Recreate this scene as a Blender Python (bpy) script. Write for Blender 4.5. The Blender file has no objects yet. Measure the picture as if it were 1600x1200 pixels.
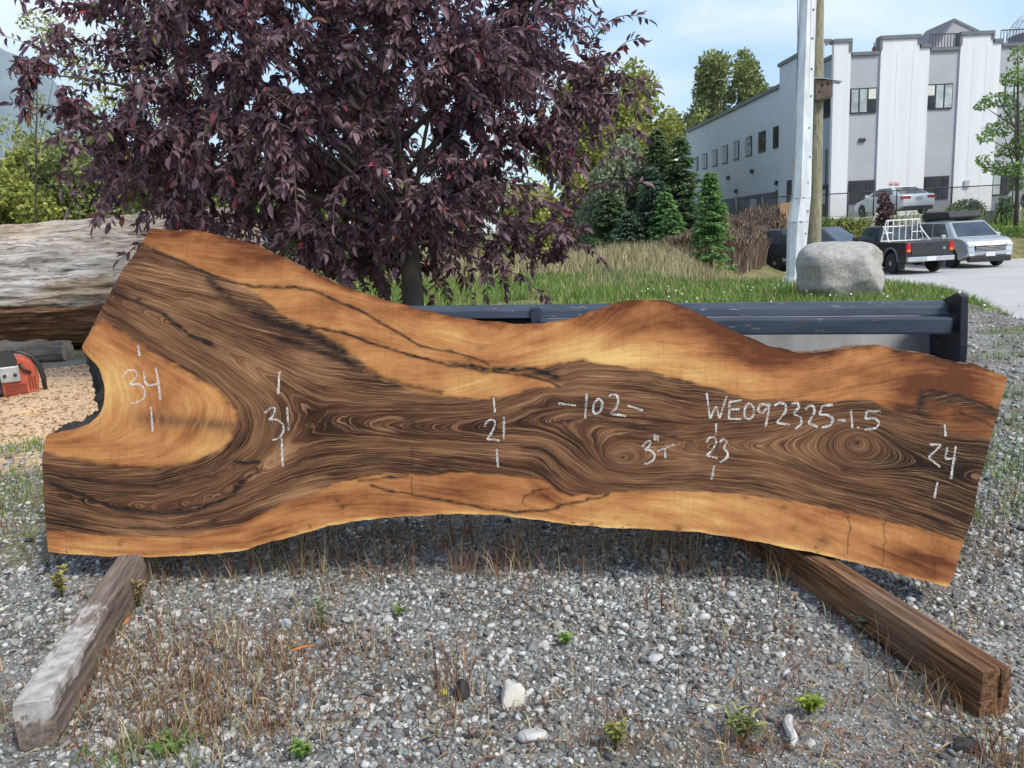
import bpy, bmesh, math, random
import numpy as np
from mathutils import Vector, Matrix
R = math.radians
random.seed(7)
rng = np.random.default_rng(11)
SC = bpy.context.scene
COL = SC.collection

# ------------------------------------------------------------------ camera
F = 1200.0
PITCH, ROLL, CAMZ = R(10.97), R(3.1), 0.95
_r = Vector((1, 0, 0)); _u = Vector((0, math.sin(PITCH), math.cos(PITCH)))
FW = Vector((0, math.cos(PITCH), -math.sin(PITCH)))
R2 = _r * math.cos(ROLL) - _u * math.sin(ROLL)
U2 = _u * math.cos(ROLL) + _r * math.sin(ROLL)
CAM = Vector((0, 0, CAMZ))
cd = bpy.data.cameras.new('camera'); cam = bpy.data.objects.new('camera', cd); COL.objects.link(cam)
cd.sensor_width = 36; cd.lens = F / 1600 * 36; cd.clip_end = 20000; cd.clip_start = 0.05
m = Matrix((R2, U2, -FW)).transposed().to_4x4(); m.translation = CAM
cam.matrix_world = m
SC.camera = cam

# ------------------------------------------------------------------ world, sun, exposure
SUN_DIR = Vector((0.50, -0.44, 0.76)).normalized()
w = bpy.data.worlds.new('World'); SC.world = w; w.use_nodes = True
nt = w.node_tree; nt.nodes.clear()
def _n(t, **k):
    n = nt.nodes.new(t)
    for a, b in k.items(): setattr(n, a, b)
    return n
out = _n('ShaderNodeOutputWorld'); bg = _n('ShaderNodeBackground'); bg.inputs[1].default_value = 0.14
sky = _n('ShaderNodeTexSky', sky_type='NISHITA'); sky.sun_disc = False
sky.sun_elevation = math.asin(SUN_DIR.z); sky.sun_rotation = math.atan2(SUN_DIR.x, SUN_DIR.y)
sky.air_density = 1.0; sky.dust_density = 0.6; sky.ozone_density = 1.6
tc = _n('ShaderNodeTexCoord'); sp = _n('ShaderNodeSeparateXYZ'); nt.links.new(tc.outputs['Generated'], sp.inputs[0])
az = _n('ShaderNodeMath', operation='MAXIMUM'); nt.links.new(sp.outputs[2], az.inputs[0]); az.inputs[1].default_value = 0.0
ad = _n('ShaderNodeMath', operation='ADD'); nt.links.new(az.outputs[0], ad.inputs[0]); ad.inputs[1].default_value = 0.22
dx = _n('ShaderNodeMath', operation='DIVIDE'); nt.links.new(sp.outputs[0], dx.inputs[0]); nt.links.new(ad.outputs[0], dx.inputs[1])
dy = _n('ShaderNodeMath', operation='DIVIDE'); nt.links.new(sp.outputs[1], dy.inputs[0]); nt.links.new(ad.outputs[0], dy.inputs[1])
cb = _n('ShaderNodeCombineXYZ'); nt.links.new(dx.outputs[0], cb.inputs[0]); nt.links.new(dy.outputs[0], cb.inputs[1])
mp = _n('ShaderNodeMapping'); mp.inputs['Scale'].default_value = (1.0, 1.6, 1); mp.inputs['Location'].default_value = (0.4, 0.9, 0)
mp.inputs['Rotation'].default_value = (0, 0, R(20))
nt.links.new(cb.outputs[0], mp.inputs[0])
nz = _n('ShaderNodeTexNoise'); nz.inputs['Scale'].default_value = 1.1; nz.inputs['Detail'].default_value = 8; nz.inputs['Roughness'].default_value = 0.52
nz.inputs['Distortion'].default_value = 0.4
nt.links.new(mp.outputs[0], nz.inputs[0])
cr = _n('ShaderNodeValToRGB'); cr.color_ramp.elements[0].position = 0.40; cr.color_ramp.elements[1].position = 0.72
nt.links.new(nz.outputs[0], cr.inputs[0])
mx = _n('ShaderNodeMix', data_type='RGBA'); nt.links.new(cr.outputs[0], mx.inputs[0])
mx.inputs[7].default_value = (6.5, 6.8, 7.0, 1); sg = _n('ShaderNodeVectorMath', operation='MULTIPLY'); sg.inputs[1].default_value = (1.0, 1.14, 1.20); nt.links.new(sky.outputs[0], sg.inputs[0]); nt.links.new(sg.outputs[0], mx.inputs[6])
nt.links.new(mx.outputs[2], bg.inputs[0]); nt.links.new(bg.outputs[0], out.inputs[0])
sl = bpy.data.lights.new('sun', 'SUN'); sl.energy = 2.9; sl.angle = R(13); sl.color = (1, 0.91, 0.79)
so = bpy.data.objects.new('sun', sl); COL.objects.link(so); so.rotation_euler = SUN_DIR.to_track_quat('Z', 'Y').to_euler()
SC.view_settings.view_transform = 'Standard'; SC.view_settings.look = 'None'
SC.view_settings.exposure = 0.74; SC.view_settings.gamma = 1.0

# ------------------------------------------------------------------ pixel helpers
def ray(px, py): return R2 * ((px - 800) / F) + U2 * ((600 - py) / F) + FW
def at(px, py, d): return CAM + ray(px, py) * d
def atz(px, py, z=0.0):
    q = ray(px, py); return CAM + q * ((z - CAMZ) / q.z)
def onplane(px, py, P, n):
    q = ray(px, py); return CAM + q * ((P - CAM).dot(n) / q.dot(n))

# ------------------------------------------------------------------ numpy noise
def _hash(ix, iy, s):
    h = (ix.astype(np.int64) * 374761393 + iy.astype(np.int64) * 668265263 + s * 974634457) & 0xffffffff
    h = ((h ^ (h >> 13)) * 1274126177) & 0xffffffff
    return ((h ^ (h >> 16)) & 0xffff) / 65535.0
def vn(x, y, s=0):
    x = np.asarray(x, float); y = np.asarray(y, float)
    ix = np.floor(x); iy = np.floor(y); fx = x - ix; fy = y - iy
    fx = fx * fx * (3 - 2 * fx); fy = fy * fy * (3 - 2 * fy)
    a = _hash(ix, iy, s); b = _hash(ix + 1, iy, s); c = _hash(ix, iy + 1, s); d = _hash(ix + 1, iy + 1, s)
    return (a + (b - a) * fx) * (1 - fy) + (c + (d - c) * fx) * fy
def fbm(x, y, s=0, o=4):
    t = 0; a = 0.5; f = 1.0
    for k in range(o):
        t = t + a * (vn(np.asarray(x) * f, np.asarray(y) * f, s + k * 17) - 0.5) * 2; a *= 0.5; f *= 2.03
    return t
def sst(a, b, x):
    t = np.clip((np.asarray(x, float) - a) / (b - a), 0, 1); return t * t * (3 - 2 * t)
def seg_dist(px, py, poly, closed=False):
    d = np.full(np.shape(px), 1e9); P = [np.array(q, float) for q in poly]
    n = len(P)
    for i in range(n if closed else n - 1):
        a, b = P[i], P[(i + 1) % n]; ab = b - a; L = ab @ ab + 1e-12
        t = np.clip(((px - a[0]) * ab[0] + (py - a[1]) * ab[1]) / L, 0, 1)
        d = np.minimum(d, np.hypot(px - a[0] - t * ab[0], py - a[1] - t * ab[1]))
    return d
def inpoly(px, py, poly):
    ins = np.zeros(np.shape(px), bool); n = len(poly)
    for i in range(n):
        x0, y0 = poly[i]; x1, y1 = poly[(i + 1) % n]
        if y0 == y1: continue
        c = ((y0 > py) != (y1 > py)) & (px < (x1 - x0) * (py - y0) / (y1 - y0) + x0)
        ins ^= c
    return ins
def sdpoly(px, py, poly):
    d = seg_dist(px, py, poly, True); return np.where(inpoly(px, py, poly), d, -d)

# ------------------------------------------------------------------ materials
def new_mat(name):
    mt = bpy.data.materials.new(name); mt.use_nodes = True
    t = mt.node_tree; b = t.nodes['Principled BSDF']
    return mt, t, b
def nd(t, typ, **k):
    n = t.nodes.new(typ)
    for a, b in k.items(): setattr(n, a, b)
    return n
def ramp(t, src, stops, const=False):
    r = nd(t, 'ShaderNodeValToRGB'); e = r.color_ramp.elements
    if const: r.color_ramp.interpolation = 'CONSTANT'
    while len(e) < len(stops): e.new(0.5)
    for q, (p, c) in zip(e, stops):
        q.position = p; q.color = (*c, 1) if len(c) == 3 else c
    t.links.new(src, r.inputs[0]); return r.outputs[0]
def noise(t, vec, scale, detail=4, rough=0.55, dist=0):
    n = nd(t, 'ShaderNodeTexNoise'); n.inputs['Scale'].default_value = scale; n.inputs['Detail'].default_value = detail
    n.inputs['Roughness'].default_value = rough; n.inputs['Distortion'].default_value = dist
    if vec is not None: t.links.new(vec, n.inputs[0])
    return n.outputs[0]
def objvec(t, sc=(1, 1, 1)):
    c = nd(t, 'ShaderNodeTexCoord'); mpn = nd(t, 'ShaderNodeMapping'); mpn.inputs['Scale'].default_value = sc
    t.links.new(c.outputs['Object'], mpn.inputs[0]); return mpn.outputs[0]
def mixc(t, f, a, b, mode='MIX'):
    n = nd(t, 'ShaderNodeMix', data_type='RGBA', blend_type=mode)
    for s, v in ((0, f), (6, a), (7, b)):
        if isinstance(v, (int, float)): n.inputs[s].default_value = v
        elif isinstance(v, tuple): n.inputs[s].default_value = (*v, 1)
        else: t.links.new(v, n.inputs[s])
    return n.outputs[2]
def mth(t, op, a, b=None, clamp=False):
    n = nd(t, 'ShaderNodeMath', operation=op); n.use_clamp = clamp
    for s, v in ((0, a), (1, b)):
        if v is None: continue
        if isinstance(v, (int, float)): n.inputs[s].default_value = v
        else: t.links.new(v, n.inputs[s])
    return n.outputs[0]
def bump(t, b, h, strength=0.3, dist=0.01):
    n = nd(t, 'ShaderNodeBump'); n.inputs['Strength'].default_value = strength; n.inputs['Distance'].default_value = dist
    t.links.new(h, n.inputs['Height']); t.links.new(n.outputs[0], b.inputs['Normal'])
def sc_(c, k): return tuple(min(1, x * k) for x in c)
def mat(name, col, rough=0.6, var=0.2, scale=4, metal=0, bmp=0, bdist=0.01, stretch=(1, 1, 1), spec=0.5, col2=None, detail=5, coat=0):
    mt, t, b = new_mat(name)
    n = noise(t, objvec(t, stretch), scale, detail)
    c = ramp(t, n, [(0.3, sc_(col, 1 - var)), (0.7, col2 if col2 else sc_(col, 1 + var))])
    t.links.new(c, b.inputs['Base Color'])
    b.inputs['Roughness'].default_value = rough; b.inputs['Metallic'].default_value = metal
    b.inputs['Specular IOR Level'].default_value = spec; b.inputs['Coat Weight'].default_value = coat
    if bmp: bump(t, b, n, bmp, bdist)
    return mt
def mat_rand(name, stops, rough=0.6, spec=0.4, trans=0.0, bmp=0):
    mt, t, b = new_mat(name)
    g = nd(t, 'ShaderNodeNewGeometry')
    c = ramp(t, g.outputs['Random Per Island'], stops)
    t.links.new(c, b.inputs['Base Color']); b.inputs['Roughness'].default_value = rough
    b.inputs['Specular IOR Level'].default_value = spec
    if trans:
        o = t.nodes['Material Output']; tr = nd(t, 'ShaderNodeBsdfTranslucent'); ms = nd(t, 'ShaderNodeMixShader')
        ms.inputs[0].default_value = trans; t.links.new(c, tr.inputs[0]); t.links.new(b.outputs[0], ms.inputs[1]); t.links.new(tr.outputs[0], ms.inputs[2])
        t.links.new(ms.outputs[0], o.inputs[0])
    if bmp: bump(t, b, noise(t, objvec(t), 120, 3), bmp, 0.003)
    return mt
def glass(name, col=(0.02, 0.03, 0.035), rough=0.06, spec=0.5):
    mt, t, b = new_mat(name)
    n = noise(t, objvec(t), 1.2, 2)
    t.links.new(ramp(t, n, [(0.3, sc_(col, 0.7)), (0.7, sc_(col, 1.5))]), b.inputs['Base Color'])
    b.inputs['Roughness'].default_value = rough; b.inputs['Specular IOR Level'].default_value = spec
    return mt

# ------------------------------------------------------------------ mesh building
OFF = {}
def tag(o, label=None, cat=None, group=None, kind=None):
    if label: o['label'] = label
    if cat: o['category'] = cat
    if group: o['group'] = group
    if kind: o['kind'] = kind
    return o
def thing(name, label, cat, loc=(0, 0, 0), rz=0, group=None, local=False):
    o = bpy.data.objects.new(name, None); COL.objects.link(o); o.empty_display_size = 0.1
    o.location = loc; o.rotation_euler = (0, 0, rz); OFF[o.name] = Vector((0, 0, 0)) if local else Vector(loc)
    return tag(o, label, cat, group)
def link(name, me, mt, parent=None, smooth=False, loc=None):
    if mt: me.materials.append(mt)
    o = bpy.data.objects.new(name, me); COL.objects.link(o)
    off = Vector((0, 0, 0))
    if parent is not None:
        o.parent = parent; off = OFF.get(parent.name, off)
    elif loc is not None: off = Vector(loc); o.location = off
    if off.length > 0: me.transform(Matrix.Translation(-off))
    OFF[o.name] = off
    if smooth: me.polygons.foreach_set('use_smooth', [True] * len(me.polygons))
    me.update(); return o
def soften(o, deg=38):
    o.data.polygons.foreach_set('use_smooth', [True] * len(o.data.polygons)); o.data.set_sharp_from_angle(angle=R(deg)); o.data.update(); return o
class MB:
    def __init__(s): s.v = []; s.f = []
    def add(s, vs, fs):
        n = len(s.v); s.v += [tuple(v) for v in vs]; s.f += [tuple(i + n for i in f) for f in fs]; return s
    def box(s, x0, x1, y0, y1, z0, z1, M=None):
        vs = [Vector((x, y, z)) for z in (z0, z1) for y in (y0, y1) for x in (x0, x1)]
        if M is not None: vs = [M @ v for v in vs]
        return s.add(vs, [(0, 2, 3, 1), (4, 5, 7, 6), (0, 1, 5, 4), (2, 6, 7, 3), (0, 4, 6, 2), (1, 3, 7, 5)])
    def tube(s, path, rad, n=8, cap=True):
        P = [Vector(p) for p in path]
        if not hasattr(rad, '__len__'): rad = [rad] * len(P)
        rings = []; ref = None
        for i, p in enumerate(P):
            d = (P[min(i + 1, len(P) - 1)] - P[max(i - 1, 0)]).normalized()
            if ref is None: ref = Vector((0, 0, 1)) if abs(d.z) < 0.9 else Vector((1, 0, 0))
            a = d.cross(ref)
            if a.length < 1e-4: a = d.orthogonal()
            a.normalize(); b = d.cross(a); ref = -b if False else ref
            rings.append([p + (a * math.cos(2 * math.pi * k / n) + b * math.sin(2 * math.pi * k / n)) * rad[i] for k in range(n)])
        vs = [v for r in rings for v in r]; fs = []
        for i in range(len(P) - 1):
            for k in range(n):
                fs.append((i * n + k, i * n + (k + 1) % n, (i + 1) * n + (k + 1) % n, (i + 1) * n + k))
        if cap: fs += [tuple(range(n))[::-1], tuple(range((len(P) - 1) * n, len(P) * n))]
        return s.add(vs, fs)
    def prism(s, poly, ext):
        n = len(poly); e = Vector(ext); P = [Vector(p) for p in poly]
        return s.add(P + [p + e for p in P], [tuple(range(n))[::-1], tuple(range(n, 2 * n))] + [(i, (i + 1) % n, n + (i + 1) % n, n + i) for i in range(n)])
    def lathe(s, c, prof, n=16, axis=Vector((0, 0, 1))):
        a = axis.orthogonal().normalized(); b = axis.cross(a)
        vs = [Vector(c) + axis * h + (a * math.cos(2 * math.pi * k / n) + b * math.sin(2 * math.pi * k / n)) * r for r, h in prof for k in range(n)]
        fs = [(i * n + k, i * n + (k + 1) % n, (i + 1) * n + (k + 1) % n, (i + 1) * n + k) for i in range(len(prof) - 1) for k in range(n)]
        fs += [tuple(range(n))[::-1], tuple(range((len(prof) - 1) * n, len(prof) * n))]
        return s.add(vs, fs)
    def build(s, name, mt, parent=None, smooth=False, loc=None, bevel=0, seg=2):
        me = bpy.data.meshes.new(name); me.from_pydata(s.v, [], s.f)
        bm = bmesh.new(); bm.from_mesh(me); bmesh.ops.recalc_face_normals(bm, faces=bm.faces)
        if bevel:
            bmesh.ops.bevel(bm, geom=[e for e in bm.edges if len(e.link_faces) == 2 and e.calc_face_angle(0) > 0.45], offset=bevel, segments=seg, profile=0.6, affect='EDGES', clamp_overlap=True)
        bm.to_mesh(me); bm.free()
        return link(name, me, mt, parent, smooth, loc)
def npmesh(name, V, Fc, mt, parent=None, smooth=False, loc=None):
    V = np.ascontiguousarray(V, np.float32); Fc = np.ascontiguousarray(Fc, np.int32); k = Fc.shape[1]
    me = bpy.data.meshes.new(name); me.vertices.add(len(V)); me.vertices.foreach_set('co', V.ravel())
    me.loops.add(Fc.size); me.loops.foreach_set('vertex_index', Fc.ravel())
    me.polygons.add(len(Fc)); me.polygons.foreach_set('loop_start', np.arange(0, Fc.size, k, dtype=np.int32))
    me.update(calc_edges=True); me.validate()
    return link(name, me, mt, parent, smooth, loc)
def unit(a): return a / (np.linalg.norm(a, axis=-1, keepdims=True) + 1e-9)
LEAF_T = np.array([(0, 0, 0), (.33, 0, -.05), (.68, 0, -.06), (1, 0, -.22), (.3, .5, .07), (.7, .40, 0.03), (.3, -.5, .07), (.7, -.40, 0.03)])
LEAF_F = np.array([(0, 6, 1), (0, 1, 4), (1, 6, 7), (1, 7, 2), (1, 2, 5), (1, 5, 4), (2, 7, 3), (2, 3, 5)])
CARD_T = np.array([(0, 0, 0), (.45, .5, .08), (1, 0, -.1), (.55, -.5, .08)]); CARD_F = np.array([(0, 3, 2, 1)])
def scatter(T, Fc, P, D, N, L, Wd):
    D = unit(D); S = unit(np.cross(N, D)); Nn = np.cross(D, S)
    L = np.broadcast_to(L, (len(P),)); Wd = np.broadcast_to(Wd, (len(P),))
    V = P[:, None, :] + D[:, None, :] * (T[None, :, 0:1] * L[:, None, None]) + S[:, None, :] * (T[None, :, 1:2] * Wd[:, None, None]) + Nn[:, None, :] * (T[None, :, 2:3] * L[:, None, None])
    n = len(T); Fa = Fc[None] + (np.arange(len(P)) * n)[:, None, None]
    return V.reshape(-1, 3), Fa.reshape(-1, Fc.shape[1])
def rdir(n):
    return unit(rng.normal(size=(n, 3)))
def blades(P, H, Wd, lean=0.35):
    n = len(P); a = rng.uniform(0, 2 * math.pi, n); b = rng.uniform(0, 2 * math.pi, n)
    l = rng.uniform(0.1, 1, n) * lean * H
    dx = np.stack([np.cos(a), np.sin(a), 0 * a], 1); sx = np.stack([np.cos(b), np.sin(b), 0 * b], 1) * (np.broadcast_to(Wd, (n,)) / 2)[:, None]
    up = np.zeros((n, 3)); up[:, 2] = H
    mid = P + up * 0.55 + dx * (l * 0.35)[:, None]; tip = P + up * (1 - 0.25 * (l / (H + 1e-6)))[:, None] + dx * l[:, None]
    V = np.stack([P - sx, P + sx, mid - sx * .8, mid + sx * .8, tip], 1).reshape(-1, 3)
    Fa = (np.array([(0, 1, 3), (0, 3, 2), (2, 3, 4)])[None] + (np.arange(n) * 5)[:, None, None]).reshape(-1, 3)
    return V, Fa
def merge(parts):
    Vs, Fs, o = [], [], 0
    for V, Fa in parts: Vs.append(V); Fs.append(Fa + o); o += len(V)
    return np.concatenate(Vs), np.concatenate(Fs)

# ------------------------------------------------------------------ terrain
LOT = [(4.3, -6), (4.35, 3), (4.5, 5.5), (5.1, 8), (5.6, 9.8), (5.4, 11.5), (3.5, 12.5), (2.9, 15), (4.2, 20), (5.9, 25.5), (8.8, 30.5), (10.5, 34.6), (14, 35.2), (60, 36.5), (160, 36), (160, -6)]
LOTZ = -1.15
UPZ = 0.85
def zg(x, y):
    x = np.asarray(x, float); y = np.asarray(y, float)
    sd = sdpoly(x, y, LOT)
    base = 0.02 * fbm(x * 0.8, y * 0.8, 3) + 0.012 * fbm(x * 4, y * 4, 5, 2) + 0.05 * sst(14, 30, y) * (1 - sst(5, 9, x)) + sst(60, 300, np.hypot(x, y)) * 2.0
    base = base - 0.05 * sst(0.6, 1.6, x) * (1 - sst(2.6, 4, y))
    upw = sst(35.3, 37.2, y) * sst(7, 13, x)
    low = sst(-0.5, 2.0, sd) * (1 - sst(34, 36.5, y))
    z = base * (1 - low) + LOTZ * low
    return z * (1 - upw) + UPZ * upw
def zgf(x, y): return float(zg(np.array([x]), np.array([y]))[0])
def axis(a, b, s, far):
    c = list(np.arange(a, b + 1e-6, s)); st = s
    while c[-1] < far: st *= 1.13; c.append(c[-1] + st)
    st = s
    while c[0] > -far: st *= 1.13; c.insert(0, c[0] - st)
    return np.array(c)
gx = axis(-4, 6, 0.07, 6000); gy = axis(0.6, 9, 0.07, 6000)
GX, GY = np.meshgrid(gx, gy)
GZ = zg(GX, GY)
V = np.stack([GX, GY, GZ], 2).reshape(-1, 3)
nx, ny = len(gx), len(gy)
ii = np.arange(nx * ny).reshape(ny, nx)
Fq = np.stack([ii[:-1, :-1], ii[:-1, 1:], ii[1:, 1:], ii[1:, :-1]], 2).reshape(-1, 4)
def ground_masks(x, y):
    n = fbm(x * 1.3, y * 1.3, 9)
    grass = sst(2.75, 3.3, y + 0.35 * n) * (1 - sst(.545, .60, x / np.maximum(y, .1) + .02 * n) * (1 - sst(8.0, 8.8, y)))
    leftg = sst(-0.05, 0.15, n - 0.05) * sst(1.25, 1.6, -x) * sst(1.9, 2.5, y) * (1 - sst(3.6, 4.2, y)) * 0.6
    saw = (1 - sst(1.0, 1.35, np.hypot((x + 2.75) / 1.3, (y - 5.1) / 1.5) + 0.25 * n))
    return np.clip(np.maximum(grass * (1 - sst(1.2, 1.7, -x) * (1 - sst(6.5, 8.5, y))), leftg), 0, 1), saw
mt, t, b = new_mat('ground_dirt_gravel')
gr = nd(t, 'ShaderNodeAttribute', attribute_name='grass'); sw = nd(t, 'ShaderNodeAttribute', attribute_name='saw')
ov = objvec(t)
vo = nd(t, 'ShaderNodeTexVoronoi'); vo.inputs['Scale'].default_value = 150; vo.inputs['Randomness'].default_value = 1.0; t.links.new(ov, vo.inputs[0])
vcol = ramp(t, vo.outputs['Color'], [(0.0, (0.08, 0.078, 0.072)), (0.4, (0.17, 0.165, 0.155)), (0.75, (0.28, 0.275, 0.26)), (1, (0.42, 0.41, 0.39))])
dirt = ramp(t, noise(t, ov, 14, 6, 0.65), [(0.3, (0.055, 0.044, 0.033)), (0.6, (0.145, 0.122, 0.095)), (0.8, (0.25, 0.22, 0.18))])
msk = ramp(t, noise(t, ov, 3, 4), [(0.35, (0, 0, 0)), (0.6, (1, 1, 1))])
gcol = mixc(t, msk, dirt, vcol)
soil = ramp(t, noise(t, ov, 2.5, 5), [(0.3, (0.09, 0.10, 0.035)), (0.7, (0.24, 0.21, 0.10))])
c1 = mixc(t, gr.outputs['Fac'], gcol, soil)
sawc = ramp(t, noise(t, ov, 60, 4, 0.7), [(0.3, (0.3, 0.19, 0.1)), (0.65, (0.62, 0.46, 0.29))])
c1 = mixc(t, sw.outputs['Fac'], c1, sawc)
t.links.new(c1, b.inputs['Base Color']); b.inputs['Roughness'].default_value = 0.95; b.inputs['Specular IOR Level'].default_value = 0.2
bump(t, b, vo.outputs['Distance'], 0.6, 0.005)
ground = npmesh('ground', V, Fq, mt, smooth=True); tag(ground, 'dirt and gravel yard running into grass', 'ground', kind='structure')
ga, sa_ = ground_masks(V[:, 0], V[:, 1])
for nme, arr in (('grass', ga), ('saw', sa_)):
    a = ground.data.attributes.new(nme, 'FLOAT', 'POINT'); a.data.foreach_set('value', arr.astype(np.float32))

lx = np.arange(4.0, 72, 0.25); ly = np.arange(-5, 37, 0.25); LX, LY = np.meshgrid(lx, ly)
LZ = zg(LX, LY) + 0.015; sdl = sdpoly(LX, LY, LOT)
ok = sdl > 1.7 + 0.15 * fbm(LX, LY, 4, 2)
ii = np.arange(LX.size).reshape(LX.shape)
q = np.stack([ii[:-1, :-1], ii[:-1, 1:], ii[1:, 1:], ii[1:, :-1]], 2); keep = ok[:-1, :-1] & ok[:-1, 1:] & ok[1:, 1:] & ok[1:, :-1]
LF = q[keep]; used = np.unique(LF); rm = np.zeros(LX.size, int); rm[used] = np.arange(len(used))
mt, t, b = new_mat('lot_concrete'); ov = objvec(t)
c = ramp(t, noise(t, ov, 0.5, 6, 0.6), [(0.3, (0.33, 0.325, 0.315)), (0.7, (0.44, 0.435, 0.42))])
c = mixc(t, 0.35, c, ramp(t, noise(t, ov, 45, 3), [(0.35, (0.25, 0.25, 0.25)), (0.65, (0.52, 0.52, 0.5))]))
t.links.new(c, b.inputs['Base Color']); b.inputs['Roughness'].default_value = 0.85
lot = npmesh('parking_lot', np.stack([LX, LY, LZ], 2).reshape(-1, 3)[used], rm[LF], mt, smooth=True); tag(lot, 'pale grey paved parking lot', 'road', kind='structure')

# ------------------------------------------------------------------ mountain
def mountain():
    n = 60; xs = np.linspace(-3900, -1300, n); ys = np.linspace(3600, 5600, 40); X, Y = np.meshgrid(xs, ys)
    ridge = np.interp(X, [-3900, -3000, -2600, -2350, -2000, -1300], [1500, 1280, 1040, 820, 420, 200])
    prof = np.exp(-((Y - 4600) / 520) ** 2)
    Z = ridge * prof * (1 + 0.16 * fbm(X / 350, Y / 350, 21)) - 3
    ii = np.arange(X.size).reshape(X.shape); Fq = np.stack([ii[:-1, :-1], ii[:-1, 1:], ii[1:, 1:], ii[1:, :-1]], 2).reshape(-1, 4)
    o = npmesh('mountain', np.stack([X, Y, Z], 2).reshape(-1, 3), Fq, mat('mountain_forest', (0.085, 0.125, 0.125), 0.9, 0.4, 0.01), smooth=True)
    tag(o, 'hazy blue forested mountain', 'mountain', kind='structure')
mountain()

# ------------------------------------------------------------------ wood slab
SA, ST = R(8), R(18)
su = Vector((math.cos(SA), -math.sin(SA), 0)); snb = Vector((-math.sin(SA), -math.cos(SA), 0))
sw_ = Vector((0, 0, math.cos(ST))) - snb * math.sin(ST); sn = snb * math.cos(ST) + Vector((0, 0, math.sin(ST)))
SO = at(800, 650, 2.12)
SM = Matrix((su, sw_, sn)).transposed().to_4x4(); SM.translation = SO
SMI = SM.inverted()
THK = 0.076
def slab2(PX, PY):     # photograph tracing -> slab-plane metres
    PX = np.asarray(PX, float); PY = np.asarray(PY, float)
    a = (PX - 800) / F; c = (600 - PY) / F
    q = [R2[i] * a + U2[i] * c + FW[i] for i in range(3)]
    k = (SO - CAM).dot(sn) / (q[0] * sn[0] + q[1] * sn[1] + q[2] * sn[2])
    X = [CAM[i] + q[i] * k - SO[i] for i in range(3)]
    return sum(X[i] * su[i] for i in range(3)), sum(X[i] * sw_[i] for i in range(3))
TOP = [(235,357),(300,360),(370,373),(405,384),(440,400),(520,440),(600,468),(640,478),(700,492),(750,501),(800,505),(840,506),(870,503),(905,494),(940,481),(965,471),(985,468),(1040,470),(1065,477),(1090,490),(1140,514),(1200,540),(1240,549),(1275,553),(1305,547),(1340,540),(1375,540),(1400,545),(1450,553),(1490,565),(1512,569),(1518,565),(1530,571),(1575,590)]
BOT = [(75,862),(110,866),(190,871),(250,870),(300,868),(380,860),(450,840),(520,820),(570,812),(640,806),(720,803),(790,806),(860,815),(930,823),(1000,826),(1080,830),(1150,840),(1200,850),(1260,862),(1340,880),(1400,895),(1450,910),(1480,917)]
LEF = [(235,357),(220,382),(190,425),(160,480),(140,520),(126,543),(140,560),(155,575),(163,600),(164,625),(157,646),(141,662),(112,672),(72,679),(66,711),(67,745),(70,800),(75,862)]
RIG = [(1575,590),(1560,640),(1545,700),(1528,760),(1522,800),(1505,850),(1490,900),(1480,917)]
def resamp(poly, n, rough, s, smooth=True):
    P = np.array(poly, float); d = np.r_[0, np.cumsum(np.hypot(*np.diff(P, axis=0).T))]; tt = np.linspace(0, d[-1], n)
    Q = np.stack([np.interp(tt, d, P[:, 0]), np.interp(tt, d, P[:, 1])], 1)
    if smooth:
        for _ in range(6): Q[1:-1] = 0.25 * Q[:-2] + 0.5 * Q[1:-1] + 0.25 * Q[2:]
    env = np.minimum(1, np.minimum(np.arange(n), np.arange(n)[::-1]) / 12)
    Q[:, 1] += env * rough * fbm(tt / 22, tt * 0, s, 5); Q[:, 0] += env * rough * 0.5 * fbm(tt / 14, tt * 0, s + 3, 4)
    return Q
NU, NV = 720, 250
cT = resamp(TOP, NU, 2.5, 31); cB = resamp(BOT, NU, 2.2, 32); cL = resamp(LEF, NV, 1.6, 33); cR = resamp(RIG, NV, 2.0, 34)
cL[0] = cT[0]; cL[-1] = cB[0]; cR[0] = cT[-1]; cR[-1] = cB[-1]
tU = np.linspace(0, 1, NU)[None, :, None]; tV = np.linspace(0, 1, NV)[:, None, None]
G = (1 - tV) * cT[None] + tV * cB[None] + (1 - tU) * cL[:, None] + tU * cR[:, None] - ((1 - tU) * (1 - tV) * cT[0] + tU * (1 - tV) * cT[-1] + (1 - tU) * tV * cB[0] + tU * tV * cB[-1])
PX, PY = G[:, :, 0].ravel(), G[:, :, 1].ravel()
LU, LW = slab2(PX, PY)
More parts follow.
